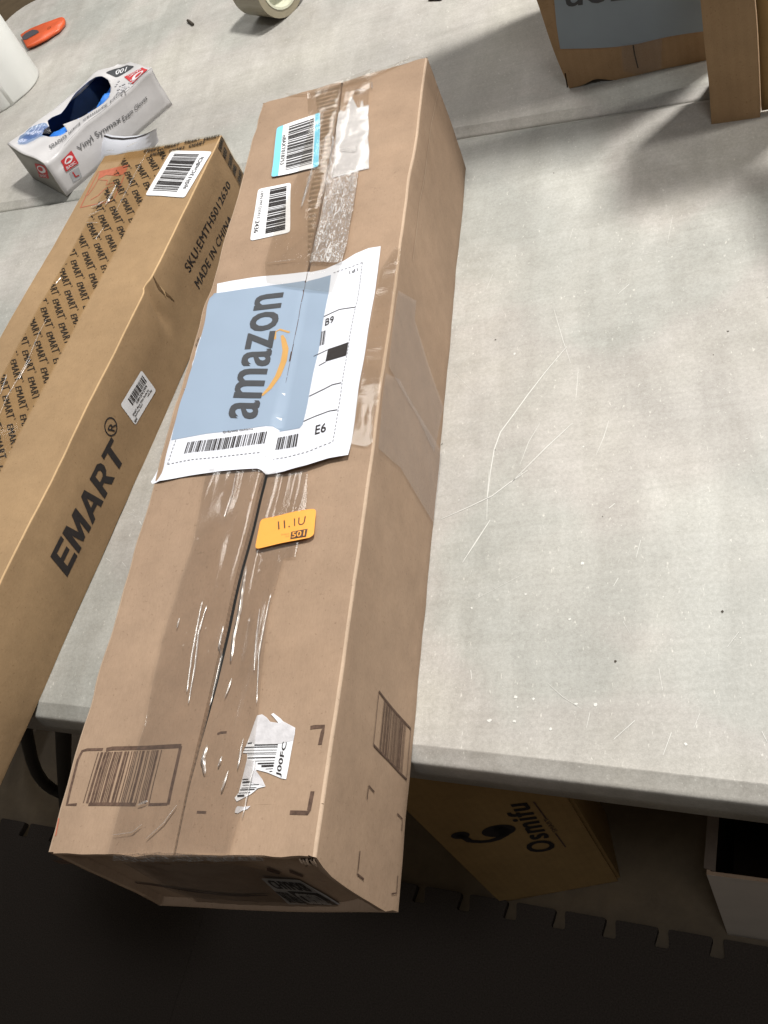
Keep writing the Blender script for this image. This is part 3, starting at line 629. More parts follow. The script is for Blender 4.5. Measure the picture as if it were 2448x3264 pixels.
# side wall second panel line and fold
bm = bmesh.new()
pp = P2(SIDE, [(1395, 293), (1370, 420), (1350, 560), (1332, 700), (1318, 830)]); stroke(bm, pp, .0009); lay(bm, SIDE, .0006, dmain); obj('glue_seam', bm, M_pale, carton)
# front end: sticker, smile, marks
Zf = zoomer(800, 2650, .3014)
s1, q = sticker('end_sticker', carton, FRONT, Zf((430, 762), (975, 772), (500, 488), (95, 478)), M_torn, .0016, .002)
bm = bmesh.new()
rect(bm, P2(FRONT, Zf((590, 735), (925, 757), (690, 628), (370, 600)))); addtext(bm, 'CHYMX8', P2(FRONT, Zf((250, 572), (640, 612), (520, 520), (150, 492))), .03)
addtext(bm, 'BHX GLA 3', P2(FRONT, Zf((420, 715), (590, 730), (360, 612), (250, 600))), .02); lay(bm, FRONT, .0019, dmain); obj('print', bm, M_ink, s1)
bm = bmesh.new(); addtext(bm, 'C0302', P2(FRONT, Zf((600, 722), (850, 742), (660, 640), (440, 618))), .03); lay(bm, FRONT, .0022, dmain); obj('number', bm, M_torn, s1)
bm = bmesh.new()
stroke(bm, P2(FRONT, Zp((380, 774), (480, 784), (620, 805), (780, 822), (900, 828), (1010, 824))), lambda t: .0006 + .0042 * math.sin(math.pi * min(1, .1 + .8 * t)))
lay(bm, FRONT, .0012, dmain); obj('printed_smile', bm, M_print, carton)
for a in (((75, 680), (110, 697), (212, 697), (150, 676)), ((1010, 722), (1062, 738), (1070, 728), (1008, 708)), ((1112, 728), (1165, 748), (1172, 740), (1110, 714))):
    bm = bmesh.new(); rect(bm, P2(FRONT, Zp(*a))); lay(bm, FRONT, .0012, dmain); obj('corner_mark', bm, M_print, carton)
bm = bmesh.new(); stroke(bm, P2(TOP, Zp((80, 575), (89, 530), (96, 498))), .0009); lay(bm, TOP, .0004, dmain); obj('red_mark', bm, M_redfade, carton)
# ---- clear tape
def tape(name, pl, px, mt, parent, off=.0014, dfm=dmain, step=.004, wave=0, seed=0, label=None):
    bm = bmesh.new(); addpoly(bm, P2(pl, px))
    def d(p, n):
        r = dfm(p, n)
        if wave: r = r + pl.n * wave * (.9 + nv(Vector((p.x * 9, p.y * .6, p.z * 4)), 26, seed) + .35 * nv(Vector((p.x * 2.5, p.y * .35, p.z)), 60, seed + 3))
        return r
    lay(bm, pl, off, d, step); return obj(name, bm, mt, parent, True, label=label)
tape('clear_tape', TOP, Zo((590, -10), (560, 150), (500, 480), (450, 640), (340, 980), (270, 1200), (200, 1500), (150, 1772)) + Zp((335, 560), (310, 652), (850, 655), (890, 520), (945, 330)) + Zo((965, 1360), (1010, 1000), (1120, 620), (1200, 620), (1280, 280), (1290, 0)), M_tape, carton, wave=.0006, seed=3, dfm=dtape, step=.003)
tape('clear_tape', TOP, Zt((548, 390), (560, 600), (480, 900), (350, 1200), (290, 1440), (300, 1560), (700, 1620), (760, 1440), (830, 1120), (860, 870), (915, 850), (925, 460), (940, 240), (740, 310)), M_tape2, carton, off=.0024, wave=.0003, seed=8, dfm=dtape)
tape('crumpled_tape', TOP, Zt((700, 640), (690, 760), (668, 880), (640, 1060), (622, 1180), (560, 1430), (760, 1440), (795, 1330), (828, 1110), (852, 960), (862, 870), (800, 885), (735, 905), (705, 900), (722, 700)), M_crump, carton, off=.0026, step=.0025, wave=.0013, seed=12, label='wrinkled silvery strip of clear tape beside the fluting')
tape('clear_tape', TOP, Zc((1495, 230), (1590, 80), (1625, 90), (1590, 330), (1545, 660), (1490, 1000), (1440, 1300), (1400, 1330), (1310, 1310), (1350, 1010)), M_tape2, carton, wave=.0004, seed=5)
Zq = zoomer(1000, 900, .452)
tape('clear_tape', SIDE, Zq((585, 60), (720, 130), (700, 260), (790, 560), (905, 880), (840, 1200), (700, 900), (520, 600), (545, 340)), M_tapeside, carton, off=.001, wave=.0002, seed=2)
tape('clear_tape', SIDE, Zq((500, 650), (600, 690), (700, 880), (890, 1200), (835, 1700), (600, 1310), (440, 1180), (470, 880)), M_tapeside, carton, off=.0013, wave=.0002, seed=4)
tape('clear_tape', FRONT, Zp((372, 672), (560, 790), (760, 872), (1000, 885), (1340, 875), (1130, 735), (860, 680)), M_tape2, carton, off=.0026, wave=.0004, seed=6)
tape('crumpled_tape', Pl((0, -.0005, 0), (1, 0, 0), (0, 0, 1)), Zp((330, 640), (560, 622), (760, 640), (1000, 650), (1000, 668), (760, 668), (540, 668), (330, 662)), M_crump, carton, off=.002, step=.002, wave=.0008, seed=14, label='crushed tape folded over the front top edge')
tape('clear_tape', TOP, Zt((400, 385), (560, 400), (920, 300), (1180, 160), (1262, 165), (1195, 172), (1085, 205), (950, 250), (740, 322), (590, 368), (430, 405)), M_tape2, carton, off=.0015, wave=.0002, seed=9)
# folded ridges of tape that catch the lamps
M_fold = tapemat('tape_fold', (.97, .96, .95), .25, (60, 12, 40), .4, 3.0, haze=.10)
def ridge(px, wd, ht):
    pts = [TOP.hit(*p) for p in px]
    P = []
    for i in range(len(pts) - 1):
        for k in range(8): P.append(pts[i].lerp(pts[i + 1], k / 8))
    P.append(pts[-1]); rows = []
    for i, p in enumerate(P):
        t = i / (len(P) - 1); d = (P[min(i + 1, len(P) - 1)] - P[max(i - 1, 0)]).normalized(); s = Vector((d.y, -d.x, 0)); e = math.sin(math.pi * t) ** .6 * (.8 + .4 * nv(p, 300, 1))
        q = dmain(p); rows.append([bm.verts.new(q + s * wd * a * (.3 + .7 * e) + Vector((0, 0, .0024 + ht * e * h_))) for a, h_ in ((-1, 0), (-.45, .55), (0, 1), (.45, .55), (1, 0))])
    for a, b in zip(rows, rows[1:]):
        for k in range(4): bm.faces.new((a[k], a[k + 1], b[k + 1], b[k]))
for px, wd, ht in ((Zo((845, 660), (825, 780), (800, 960), (750, 1150), (730, 1330)), .0022, .0016), (Zo((590, 960), (530, 1140), (500, 1380), (450, 1640)), .0010, .0012), (Zo((560, 930), (530, 1060), (480, 1300), (440, 1560)), .0010, .0012),
                   (Zo((948, 970), (925, 1150), (905, 1400)), .0008, .0010), (Zo((1030, 870), (985, 1060), (940, 1300), (925, 1640)), .0008, .0010), (Zo((805, 10), (770, 180), (715, 340)), .0007, .0009), (Zo((740, 1450), (690, 1590)), .0008, .0010), (Zo((395, 1050), (375, 1120)), .0010, .0009),
                   (Zp((745, 170), (728, 230), (740, 300)), .0020, .0014), (Zp((815, 225), (798, 270)), .0011, .0012), (Zp((845, 290), (815, 380)), .0010, .0012), (Zp((910, 150), (886, 280)), .0009, .0012), (Zp((965, 240), (935, 380), (908, 500)), .0007, .0010),
                   (Zp((620, 440), (560, 520), (480, 590)), .0006, .0008), (Zp((465, 525), (420, 560), (335, 572)), .0005, .0007), (Zp((495, 420), (450, 440)), .0011, .0008), (Zt((575, 860), (540, 980), (508, 1100)), .0020, .0014), (Zt((735, 730), (840, 745), (855, 705)), .0010, .001),
                   (Zt((835, 372), (905, 368)), .0022, .001), (Zt((945, 320), (948, 360)), .0010, .001), (Zt((300, 1440), (480, 1415)), .0006, .0007), (Zo((700, 1100), (650, 1340), (580, 1640)), .0012, .0012)):
    bm = bmesh.new(); ridge(px, wd, ht); obj('tape_wrinkle', bm, M_fold, carton, True)
# ------------------------------------------------------------ GOLDEN CARTON
EH = .100; a0 = at(707, 432, EH); dE = (at(131, 1600, EH) - a0).normalized(); sE = Vector((dE.y, -dE.x, 0))     # sE points to the carton's left
EWd = abs((at(148, 820, EH) - a0).dot(sE)); EO = a0 - Vector((0, 0, EH)); EL = .92
if (at(148, 820, EH) - a0).dot(sE) < 0: sE = -sE
EWd = (at(148, 820, EH) - a0).dot(sE)
def demart(p, n=None):
    r = p + Vector((nv(p, 8, 11), nv(p, 8, 15), nv(p, 8, 19))) * .0018 + Vector((nv(p, 40, 2), nv(p, 40, 6), nv(p, 40, 3))) * .0004
    d = p - EO; u = d.dot(dE); s = d.dot(sE)
    if s < .02:   # the dent punched into the right wall below its top edge
        k = math.exp(-((u - .245 - (EH - p.z) * .25) / .0075) ** 2) * sm(.035, .07, p.z)
        r += sE * .006 * k * (1 if s < .004 else 0) - Vector((0, 0, .0015 * k * (p.z > .098)))
    if u < .012: r += dE * .003 * nv(p, 60, 7)
    return r
em = empty('golden_carton', EO + dE * .4 + sE * EWd / 2, 'golden brown carton with black lettering and printed tape, left of the long carton', 'carton')
bm = bmesh.new(); r_ = .0012; prof = []
def arc(cs, cz, a_, b_, n=4): return [(cs + r_ * math.cos(math.radians(a_ + (b_ - a_) * k / n)), cz + r_ * math.sin(math.radians(a_ + (b_ - a_) * k / n)), 1) for k in range(n + 1)]
prof = [(s, EH, 0) for s in lin(EWd / 2, .006, 10)] + arc(r_, EH - r_, 90, 180) + [(0, z, 0) for z in lin(EH - .006, .006, 22)] + arc(r_, r_ + .0002, 180, 270) + [(s, .0002, 0) for s in lin(.02, EWd - .02, 5)] + arc(EWd - r_, r_ + .0002, 270, 360) + [(EWd, z, 0) for z in lin(.01, EH - .01, 6)] + arc(EWd - r_, EH - r_, 0, 90) + [(s, EH, 0) for s in lin(EWd - .008, EWd / 2, 8)]
def EP(s, u, z): return EO + sE * s + dE * u + Vector((0, 0, z))
us = lin(0, .5, 150) + lin(.51, EL, 40)
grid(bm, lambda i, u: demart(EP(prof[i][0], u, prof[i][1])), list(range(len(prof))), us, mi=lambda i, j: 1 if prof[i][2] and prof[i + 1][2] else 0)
for u in (0, EL): grid(bm, lambda s, z: demart(EP(s, u, z)), lin(0, EWd, 10), lin(0, EH, 6))
bmesh.ops.recalc_face_normals(bm, faces=bm.faces); obj('carton_body', bm, [M_gold, M_goldedge], em, True)
ETOP = Pl(EO + Vector((0, 0, EH)), dE, sE); ES = Pl(EO, dE, (0, 0, 1)); EF = Pl(EO, sE, (0, 0, 1))
Zg = zoomer(0, 700, .4219); Ze = zoomer(300, 400, .3617); Zh = zoomer(0, 1500, .4943)
bm = bmesh.new(); addtext(bm, 'EMART', P2(ES, [(215, 1841), (400, 1455), (357, 1392), (161, 1777)]), .03, 1.12)
c0 = ES.uv(*Zg((843, 1565))[0]); ring(bm, c0, .0088, .0015); addtext(bm, 'R', P2(ES, Zg((868, 1600), (885, 1545), (835, 1528), (818, 1590))), .01); lay(bm, ES, .0004, demart); obj('lettering', bm, M_ink, em)
bm = bmesh.new(); addtext(bm, 'SKU:EMTHS012630', P2(ES, Ze((848, 1303), (1198, 540), (1165, 488), (795, 1240))), .016, 1.08); addtext(bm, 'MADE IN CHINA', P2(ES, Ze((928, 1447), (1205, 840), (1178, 788), (883, 1380))), .016, 1.08); lay(bm, ES, .0004, demart); obj('printed_code', bm, M_ink, em)
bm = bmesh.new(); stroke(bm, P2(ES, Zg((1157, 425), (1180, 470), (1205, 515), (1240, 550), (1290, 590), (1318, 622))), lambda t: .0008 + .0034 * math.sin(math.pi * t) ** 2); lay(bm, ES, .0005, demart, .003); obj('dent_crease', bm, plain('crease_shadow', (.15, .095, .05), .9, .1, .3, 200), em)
bm = bmesh.new(); stroke(bm, P2(ES, Zg((1205, 500), (1240, 545), (1255, 590))), lambda t: .0004 + .0018 * math.sin(math.pi * t)); lay(bm, ES, .0008, demart, .003); obj('dent_tear', bm, M_goldedge, em)
s1, q = sticker('barcode_sticker', em, ES, [(431, 1354), (496, 1243), (450, 1180), (385, 1290)], M_label, .0005, .003, demart, 'small white barcode label on the side wall')
bm = bmesh.new(); addbars(bm, sub(q, .24, .55, .93, .86), 26, 44, .55); addtext(bm, 'X0012DKZW9', sub(q, .36, .42, .86, .52), .02)
addtext(bm, 'EMART Photo Video Studio Kit', sub(q, .10, .28, .84, .36), .01); addtext(bm, 'Backdrop Stand', sub(q, .12, .17, .48, .25), .01); addtext(bm, 'with Bag', sub(q, .70, .14, .90, .24), .01); addtext(bm, 'NEW', sub(q, .03, .06, .14, .15), .02)
lay(bm, ES, .0007, demart); obj('barcode', bm, M_ink, s1)
s1, q = sticker('barcode_sticker', em, ETOP, Ze((803, 645), (1045, 240), (690, 222), (455, 620)), M_label, .0009, .004, demart, 'large white barcode label on the top')
bm = bmesh.new(); addbars(bm, sub(q, .10, .26, .92, .88), 38, 45, .5); addtext(bm, 'spSh13Cm8Ch', sub(q, .17, .07, .86, .19), .012); lay(bm, ETOP, .0012, demart); obj('barcode', bm, M_ink, s1)
Zr = zoomer(0, 0, .4943)
bm = bmesh.new(); o_ = P2(ETOP, Zr((525, 1337), (575, 1235), (640, 1110), (830, 1066), (790, 1175), (735, 1293))); stroke(bm, o_, .0016, True)
addpoly(bm, P2(ETOP, Zr((635, 1160), (650, 1105), (830, 1066), (800, 1128), (760, 1140), (690, 1132)))); stroke(bm, P2(ETOP, Zr((570, 1262), (600, 1225), (640, 1160), (700, 1165), (690, 1195), (740, 1180), (735, 1200), (680, 1222), (640, 1262), (590, 1290))), .0013); lay(bm, ETOP, .0003, demart); obj('fragile_mark', bm, M_redfade, em)
# printed tape: words laid out on a slanted lattice and trimmed at the tape's edges
te = P2(ETOP, [(413, 730), (55, 1392)]); tw = P2(ETOP, [(286, 690), (21, 1185)])
lo = sum(p.y for p in te) / 2; hi = sum(p.y for p in tw) / 2
L0, R0 = P2(ETOP, Zg((620, 262), (710, 388))); 
o1, o2 = P2(ETOP, Zg((405, 610), (450, 792))); wp = o2 - o1                 # word pitch
p1, p2_ = P2(ETOP, Zg((495, 545), (405, 610))); rp = p2_ - p1               # row pitch
wb = P2(ETOP, Zg((405, 612), (448, 755), (505, 735), (447, 600)))           # one word: baseline start, end, cap end, cap start
o = wb[0]; wv = [x - o for x in wb]
bm = bmesh.new()
for i in range(-16, 30):
    for j in range(-4, 6):
        p = o + rp * i + wp * j
        k = 0
        # rows drift with the tape, keep words inside a window round it
        if p.y < lo - .05 or p.y > hi + .05 or p.x < .002 or p.x > .60: continue
        Q = [p + x for x in wv]; Q = [Q[0], Q[1], Q[2], Q[3]]
        addtext(bm, 'EMART', Q, .025, 1.1)
        rr = bil(Q, 1.10, .95); ring(bm, rr, .0010, .0005, 8)
clip(bm, (0, lo + .001), (0, -1)); clip(bm, (0, hi - .001), (0, 1)); clip(bm, (.0015, 0), (-1, 0))
lay(bm, ETOP, .0006, demart, .01); obj('tape_print', bm, M_ink, em)
bm = bmesh.new(); addpoly(bm, [(.0, lo), (.62, lo), (.62, hi), (.0, hi)])
def dtp(p, n): return demart(p) + Vector((0, 0, 1)) * (.0006 * (nv(Vector((p.x * 2, p.y, 0)), 22, 5)) + .0007)
lay(bm, ETOP, .0009, dtp, .006); tp = obj('printed_tape', bm, M_etape, em, True)
bm = bmesh.new(); addpoly(bm, [(-.001, -.0), (.012, 0), (.020, EWd * .45), (.014, EWd), (-.001, EWd)]); lay(bm, ETOP, .0013, dtp, .004); obj('printed_tape', bm, M_etape, em, True, label='second tape wrapped over the far end')
bm = bmesh.new()
for s_, u_, sl in ((.030, .0135, 0), (.058, .016, 0), (.086, .018, 0), (.040, .0045, 0), (.012, .006, 0), (.070, .0065, 0), (.100, .008, 0)):
    if s_ + .02 < EWd: addtext(bm, 'EMART', [(u_, s_ + .011), (u_ - .001, s_ - .011), (u_ - .0065, s_ - .011), (u_ - .0055, s_ + .011)], .03)
clip(bm, (.0, 0), (-1, 0)); lay(bm, ETOP, .0016, demart); obj('tape_print', bm, M_ink, em)
bm = bmesh.new(); ESn = ES
for z_, u_ in ((.090, .002), (.078, .006), (.066, .002), (.054, .007), (.042, .003)):
    addtext(bm, 'EMART', [(u_, z_ + .004), (u_ + .017, z_ - .001), (u_ + .018, z_ + .006), (u_ + .001, z_ + .011)], .04)
clip(bm, (.019, 0), (1, 0)); lay(bm, ES, .0006, demart); obj('tape_print', bm, M_ink, em)
bm = bmesh.new(); addpoly(bm, [(-.001, .03), (.021, .036), (.018, .0985), (-.001, .0985)]); lay(bm, ES, .001, demart, .004); obj('printed_tape', bm, M_etape, em, True)
# highlights on folds in the tape
def eridge(px, wd, ht):
    global bm
    pts = [ETOP.hit(*p) for p in px]; P = []
    for i in range(len(pts) - 1):
        for k in range(8): P.append(pts[i].lerp(pts[i + 1], k / 8))
    P.append(pts[-1]); rows = []
    for i, p in enumerate(P):
        t = i / (len(P) - 1); d = (P[min(i + 1, len(P) - 1)] - P[max(i - 1, 0)]).normalized(); s = Vector((d.y, -d.x, 0)); e = (math.sin(math.pi * t) ** .6) * (.75 + .5 * nv(p, 400, 1))
        q = demart(p); rows.append([bm.verts.new(q + s * wd * a * (.3 + .7 * e) + Vector((0, 0, .0022 + ht * e * h_))) for a, h_ in ((-1, 0), (-.45, .55), (0, 1), (.45, .55), (1, 0))])
    for a, b in zip(rows, rows[1:]):
        for k in range(4): bm.faces.new((a[k], a[k + 1], b[k + 1], b[k]))
M_fold2 = tapemat('tape_fold_amber', (.96, .94, .9), .25, (60, 12, 40), .4, 3.0, haze=.10)
for px, wd, ht in ((Zr((960, 975), (870, 1150), (810, 1270), (750, 1380)), .0006, .001), (Zr((760, 1200), (715, 1290), (690, 1330)), .0022, .0018), (Zr((700, 1290), (640, 1330), (600, 1340)), .0016, .0016), (Zr((660, 1360), (580, 1400)), .0012, .0014), (Zr((640, 1440), (570, 1440)), .0012, .0013), (Zr((890, 925), (820, 960)), .0014, .0014), (Zr((745, 975), (690, 985)), .0010, .0012),
                   (Zg((370, 760), (310, 870), (230, 1050), (60, 1350), (0, 1490)), .0006, .001), (Zg((240, 1060), (150, 1210)), .0007, .0010), (Zg((60, 1180), (10, 1330)), .0012, .0012), (Zg((480, 440), (430, 500)), .0009, .001), (Zg((800, 60), (730, 160)), .0006, .001)):
    bm = bmesh.new(); eridge(px, wd, ht); obj('tape_wrinkle', bm, M_fold2, em, True)
# ------------------------------------------------------------ GLOVE BOX
GH = .060; gN = at(213, 625); gL = at(64, 596); gR = at(550, 334)
gL = gN + (gL - gN).normalized() * .119; gu = (gR - gN).normalized(); gv = Vector((-gu.y, gu.x, 0)); GLn = (gR - gN).length; gv = (gv if gv.dot(gL - gN) > 0 else -gv); GW = .112
gb = empty('glove_box', gN + gu * GLn / 2 + gv * GW / 2, 'crumpled white and grey box of blue disposable gloves, open on top', 'glove box')
def dg(p, n=None):
    d = p - gN; u = d.dot(gu); v = d.dot(gv); z = p.z; r = p.copy()
    zt = sm(.01, GH, z)
    r += Vector((nv(p, 22, 3), nv(p, 22, 8), nv(p, 22, 5))) * .004 * zt
    m = math.sin(math.pi * max(0, min(1, u / GLn)))
    r.z -= zt * .010 * m * math.exp(-((v - .045) / .04) ** 2)          # lid pressed in
    if z > GH * .6: r.z -= .006 * math.exp(-((u - .02) ** 2 + (v - .0) ** 2) / .0006)
    r += gv * .010 * m * sm(.015, GH, z) * (1 - sm(0, .03, v))           # side wall caved in at its top edge
    r.z -= .012 * sm(.17, GLn, u) * sm(.06, GW, v) * zt
    return r
def GP(u, v, z): return gN + gu * u + gv * v + Vector((0, 0, z))
GT = Pl(gN + Vector((0, 0, GH)), gu, gv); GS = Pl(gN, gu, (0, 0, 1)); GE = Pl(gN, gv, (0, 0, 1))
Zk = zoomer(0, 120, .3376)
M_gbox = plain('glossy_card', (.60, .59, .60), .38, .5, .05, 40, .3); M_gend = plain('grey_card', (.27, .26, .23), .5, .4, .08, 40, .2)
M_glove = plain('blue_vinyl', (.05, .25, .85), .35, .5, .25, 50, .4); M_navy = plain('navy_shade', (.008, .018, .045), .7, .2, .2, 50, .1)
bm = bmesh.new(); ul = lin(0, GLn, 26); vl = lin(0, GW, 12); zl = lin(0, GH, 9)
grid(bm, lambda u, z: dg(GP(u, 0, z)), ul, zl); grid(bm, lambda u, z: dg(GP(u, GW, z)), ul, zl); grid(bm, lambda v, z: dg(GP(GLn, v, z)), vl, zl)
grid(bm, lambda v, z: dg(GP(0, v, z)), vl, zl, mi=1); grid(bm, lambda u, v: dg(GP(u, v, .0008)), ul, vl)
for i_, (a, b) in enumerate(((ul, 0), (vl, 1))): pass
gw = obj('box_walls', bm, [M_gbox, M_gend], gb, True)
md = gw.modifiers.new('s', 'SOLIDIFY'); md.thickness = .0007; md.offset = -1
hole = P2(GT, Zk((440, 780), (480, 742), (560, 690), (600, 640), (640, 590), (700, 500), (760, 450), (830, 408), (900, 378), (960, 370), (1005, 385), (1022, 425), (1010, 475), (985, 520), (930, 570), (860, 620), (760, 680), (640, 735), (566, 775), (600, 850), (540, 885), (440, 905), (370, 905), (400, 860), (450, 825)))
hole = [Vector((p.x, min(p.y, GW - .004))) for p in hole]
bm = bmesh.new(); oc = [Vector(p) for p in [(0, 0), (GLn, 0), (GLn, GW), (0, GW)]]
vs_ = [Vector((p.x, p.y, 0)) for p in oc]; hs_ = [Vector((p.x, p.y, 0)) for p in hole]
tri = tessellate_polygon([vs_, hs_]); allv = [bm.verts.new(v) for v in vs_ + hs_]
for t in tri:
    try: bm.faces.new([allv[k] for k in t])
    except ValueError: pass
lay(bm, GT, 0, dg, .004); lid = obj('lid', bm, M_gbox, gb, True); md = lid.modifiers.new('s', 'SOLIDIFY'); md.thickness = .0006; md.offset = -1
bm = bmesh.new()     # gloves packed inside
for i in range(7):
    cu_ = .035 + .024 * i; cv_ = .052 + .012 * math.sin(i * 1.3); bb = bmesh.new(); bmesh.ops.create_icosphere(bb, subdivisions=4, radius=1)
    for v in bb.verts:
        q_ = v.co.copy(); v.co = GP(min(max(cu_ + q_.x * .034, .004), GLn - .005), min(max(cv_ + q_.y * .040, .026), GW - .006), .024 + .019 * max(-1, q_.z)) + Vector((0, 0, .006 * nv(q_, 2.2, i) + .003 * nv(q_, 6, i)))
    joinbm(bm, bb)
obj('gloves', bm, M_glove, gb, True)
bm = bmesh.new(); box_ = [GP(.004, .004, .002)]
grid(bm, lambda u, z: dg(GP(u, GW - .003, z)), ul[1:-1], lin(.002, GH - .006, 5)); grid(bm, lambda u, v: dg(GP(u, v, .024 + .0 * u)), lin(.004, GLn - .004, 8), lin(.084, GW - .004, 6)); obj('shade_lining', bm, M_navy, gb, True)  # dark sheets put in for the shade inside the box
bm = bmesh.new(); tq = P2(GT, Zk((180, 1012), (240, 1000), (360, 920), (470, 880), (440, 820), (380, 838), (290, 880), (205, 960))); addpoly(bm, roundpoly(tq, .003, 3))
def dgl(p, n): return dg(p) + Vector((0, 0, .0022 + .0016 * nv(p, 90, 4)))
lay(bm, GT, .001, dgl, .003); obj('glove_cuff', bm, tapemat('blue_film', (.35, .50, .78), .2, (60, 60, 60), .6, 1.6), gb, True)
bm = bmesh.new(); addtext(bm, 'Vinyl Synmax', P2(GT, Zk((1172, 452), (762, 752), (800, 812), (1198, 503))), .014); addtext(bm, 'Exam Gloves', P2(GT, Zk((735, 785), (450, 1000), (480, 1040), (768, 825))), .010)
lay(bm, GT, .0018, dg, .003); obj('lettering', bm, M_grey, gb)
bm = bmesh.new(); addtext(bm, 'Vinyl Synmax', P2(GS, Zk((752, 1085), (1152, 795), (1130, 738), (712, 1032))), .022); addtext(bm, 'Exam Gloves', P2(GS, Zk((1165, 790), (1392, 582), (1380, 540), (1150, 742))), .01); lay(bm, GS, .0014, dg, .004); obj('lettering', bm, M_grey, gb)
bm = bmesh.new(); r2 = random.Random(5)
for i in range(70):
    a = r2.uniform(1070, 1290); b = r2.uniform(370, 640)
    if abs((b - 370) - (1290 - a) * .55 - 20) < 120:
        c0 = P2(GT, Zk((a, b)))[0]; addpoly(bm, circle(c0, .0016, .0022, 6))
for i in range(26):
    c0 = P2(GS, Zk((r2.uniform(1280, 1600), r2.uniform(620, 800))))[0]; addpoly(bm, circle(c0, r2.uniform(.001, .002), .0016, 6))
clip(bm, (0, .003), (0, -1)); lay(bm, GT, .0013, dg); obj('dot_pattern', bm, M_dots, gb)
def logo(pl, q, parent, dfm, word=True):
    bm = bmesh.new(); addpoly(bm, q); lay(bm, pl, .0011, dfm, .004); lg = obj('logo', bm, M_red, parent)
    bm = bmesh.new(); addpoly(bm, [bil(q, .5 + .36 * math.cos(a), .62 + .30 * math.sin(a)) for a in lin(0, 5.9, 18)]); addtext(bm, 'BASIC', sub(q, .14, .07, .86, .25), .03); lay(bm, pl, .0014, dfm, .004); obj('logo_disc', bm, M_label, lg)
    bm = bmesh.new(); addpoly(bm, [bil(q, .46 + .21 * math.cos(a), .66 + .17 * math.sin(a)) for a in lin(0, 5.9, 14)]); lay(bm, pl, .0018, dfm, .004); obj('logo_dot', bm, M_red, lg)
logo(GS, P2(GS, Zk((622, 1270), (740, 1185), (660, 1058), (548, 1135))), gb, dg)
logo(GT, P2(GT, Zk((1345, 285), (1155, 350), (1260, 430), (1402, 318))), gb, dg)
logo(GE, P2(GE, Zk((380, 1312), (468, 1328), (410, 1195), (330, 1182))), gb, dg)
bm = bmesh.new(); rect(bm, P2(GS, Zk((690, 1370), (775, 1315), (740, 1222), (650, 1278)))); lay(bm, GS, .0005, dg); sz = obj('size_panel', bm, M_ltgrey, gb)
bm = bmesh.new(); addtext(bm, 'L', P2(GS, Zk((710, 1318), (745, 1300), (715, 1256), (680, 1272))), .05); lay(bm, GS, .0009, dg); obj('size_letter', bm, M_red, sz)
bm = bmesh.new(); addpoly(bm, roundpoly(P2(GT, Zk((995, 335), (1070, 262), (1180, 250), (1265, 268), (1170, 310), (1090, 352))), .004)); lay(bm, GT, .0006, dg); pn = obj('dark_panel', bm, M_slate, gb)
bm = bmesh.new(); addtext(bm, '100', P2(GT, Zk((1190, 268), (1085, 290), (1080, 335), (1170, 305))), .03); lay(bm, GT, .0009, dg); obj('number', bm, M_label, pn)
# ------------------------------------------------------------ white paper roll
pc = Vector((-.858, 1.338, 0)); pr = .062; ph = .112
ro = empty('paper_roll', pc, 'upright white paper roll at the left edge, its loose end hanging free', 'paper roll')
M_roll = plain('white_roll', (.70, .71, .69), .55, .35, .02, 20, .08)
bm = bmesh.new(); n = 64; a_off = math.radians(-62)
def rp_(t): return pr + .0002 * t + (.004 * max(0, t - 60) ** 1 / 4)
ring_ = []
for k in range(n + 5):
    a = a_off - 2 * math.pi * k / n; rr = pr - .0006 + (.0006 + .0016 * max(0, k - n + 2) if k > n - 3 else 0)
    ring_.append((pc.x + rr * math.cos(a), pc.y + rr * math.sin(a)))
def zz(k, e): return (.001 if e == 0 else ph)
prof_ = [(0, .002), (.0, 0.0)]
rows = []
for e, (ins, z) in enumerate(((.003, .0004), (.0008, .0012), (0, .004), (0, ph - .006), (.0015, ph - .0015), (.005, ph), (.038, ph), (.038, .01))):
    rows.append([bm.verts.new((pc.x + (x - pc.x) * (1 - ins / pr), pc.y + (y - pc.y) * (1 - ins / pr), z)) for x, y in ring_])
for a, b in zip(rows, rows[1:]):
    for k in range(len(a) - 1): bm.faces.new((a[k], a[k + 1], b[k + 1], b[k]))
bmesh.ops.recalc_face_normals(bm, faces=bm.faces); obj('roll_body', bm, M_roll, ro, True)
bm = bmesh.new(); rows = []
for k in range(12):
    a = a_off - math.radians(6) * k * 1.15 + math.radians(3); rr = pr + .001 + .0032 * max(0, 1 - k / 9)
    rows.append([bm.verts.new((pc.x + rr * math.cos(a), pc.y + rr * math.sin(a), z)) for z in (.0006, ph * .5, ph - .002)])
for a, b in zip(rows, rows[1:]):
    for k in range(2): bm.faces.new((a[k], a[k + 1], b[k + 1], b[k]))
lo_ = obj('loose_end', bm, M_roll, ro, True); md = lo_.modifiers.new('s', 'SOLIDIFY'); md.thickness = .0006
# ------------------------------------------------------------ utility knife
Zn = zoomer(0, 0, .2411)
KT = zpl(.009); kb_ = P2(KT, Zn((255, 455), (320, 405), (400, 358), (560, 290), (700, 240), (790, 205), (830, 199), (855, 218), (862, 245), (850, 290), (770, 390), (700, 440), (600, 510), (500, 565), (412, 612), (330, 640)))
kc = sum((Vector((p.x, p.y, 0)) for p in kb_), Vector()) / len(kb_)
kn = empty('utility_knife', (kc.x, kc.y, 0), 'orange utility knife with dark grip inlay behind the paper roll', 'knife')
bm = bmesh.new(); lv = []
for z, sc in ((.0008, .62), (.0025, .80), (.0055, .90), (.0075, .90), (.009, .80)):
    lv.append([bm.verts.new((kc.x + (p.x - kc.x) * (1 - (1 - sc) * .3), kc.y + (p.y - kc.y) * sc, z)) for p in kb_])
for a, b in zip(lv, lv[1:]):
    for k in range(len(a)): bm.faces.new((a[k], a[(k + 1) % len(a)], b[(k + 1) % len(a)], b[k]))
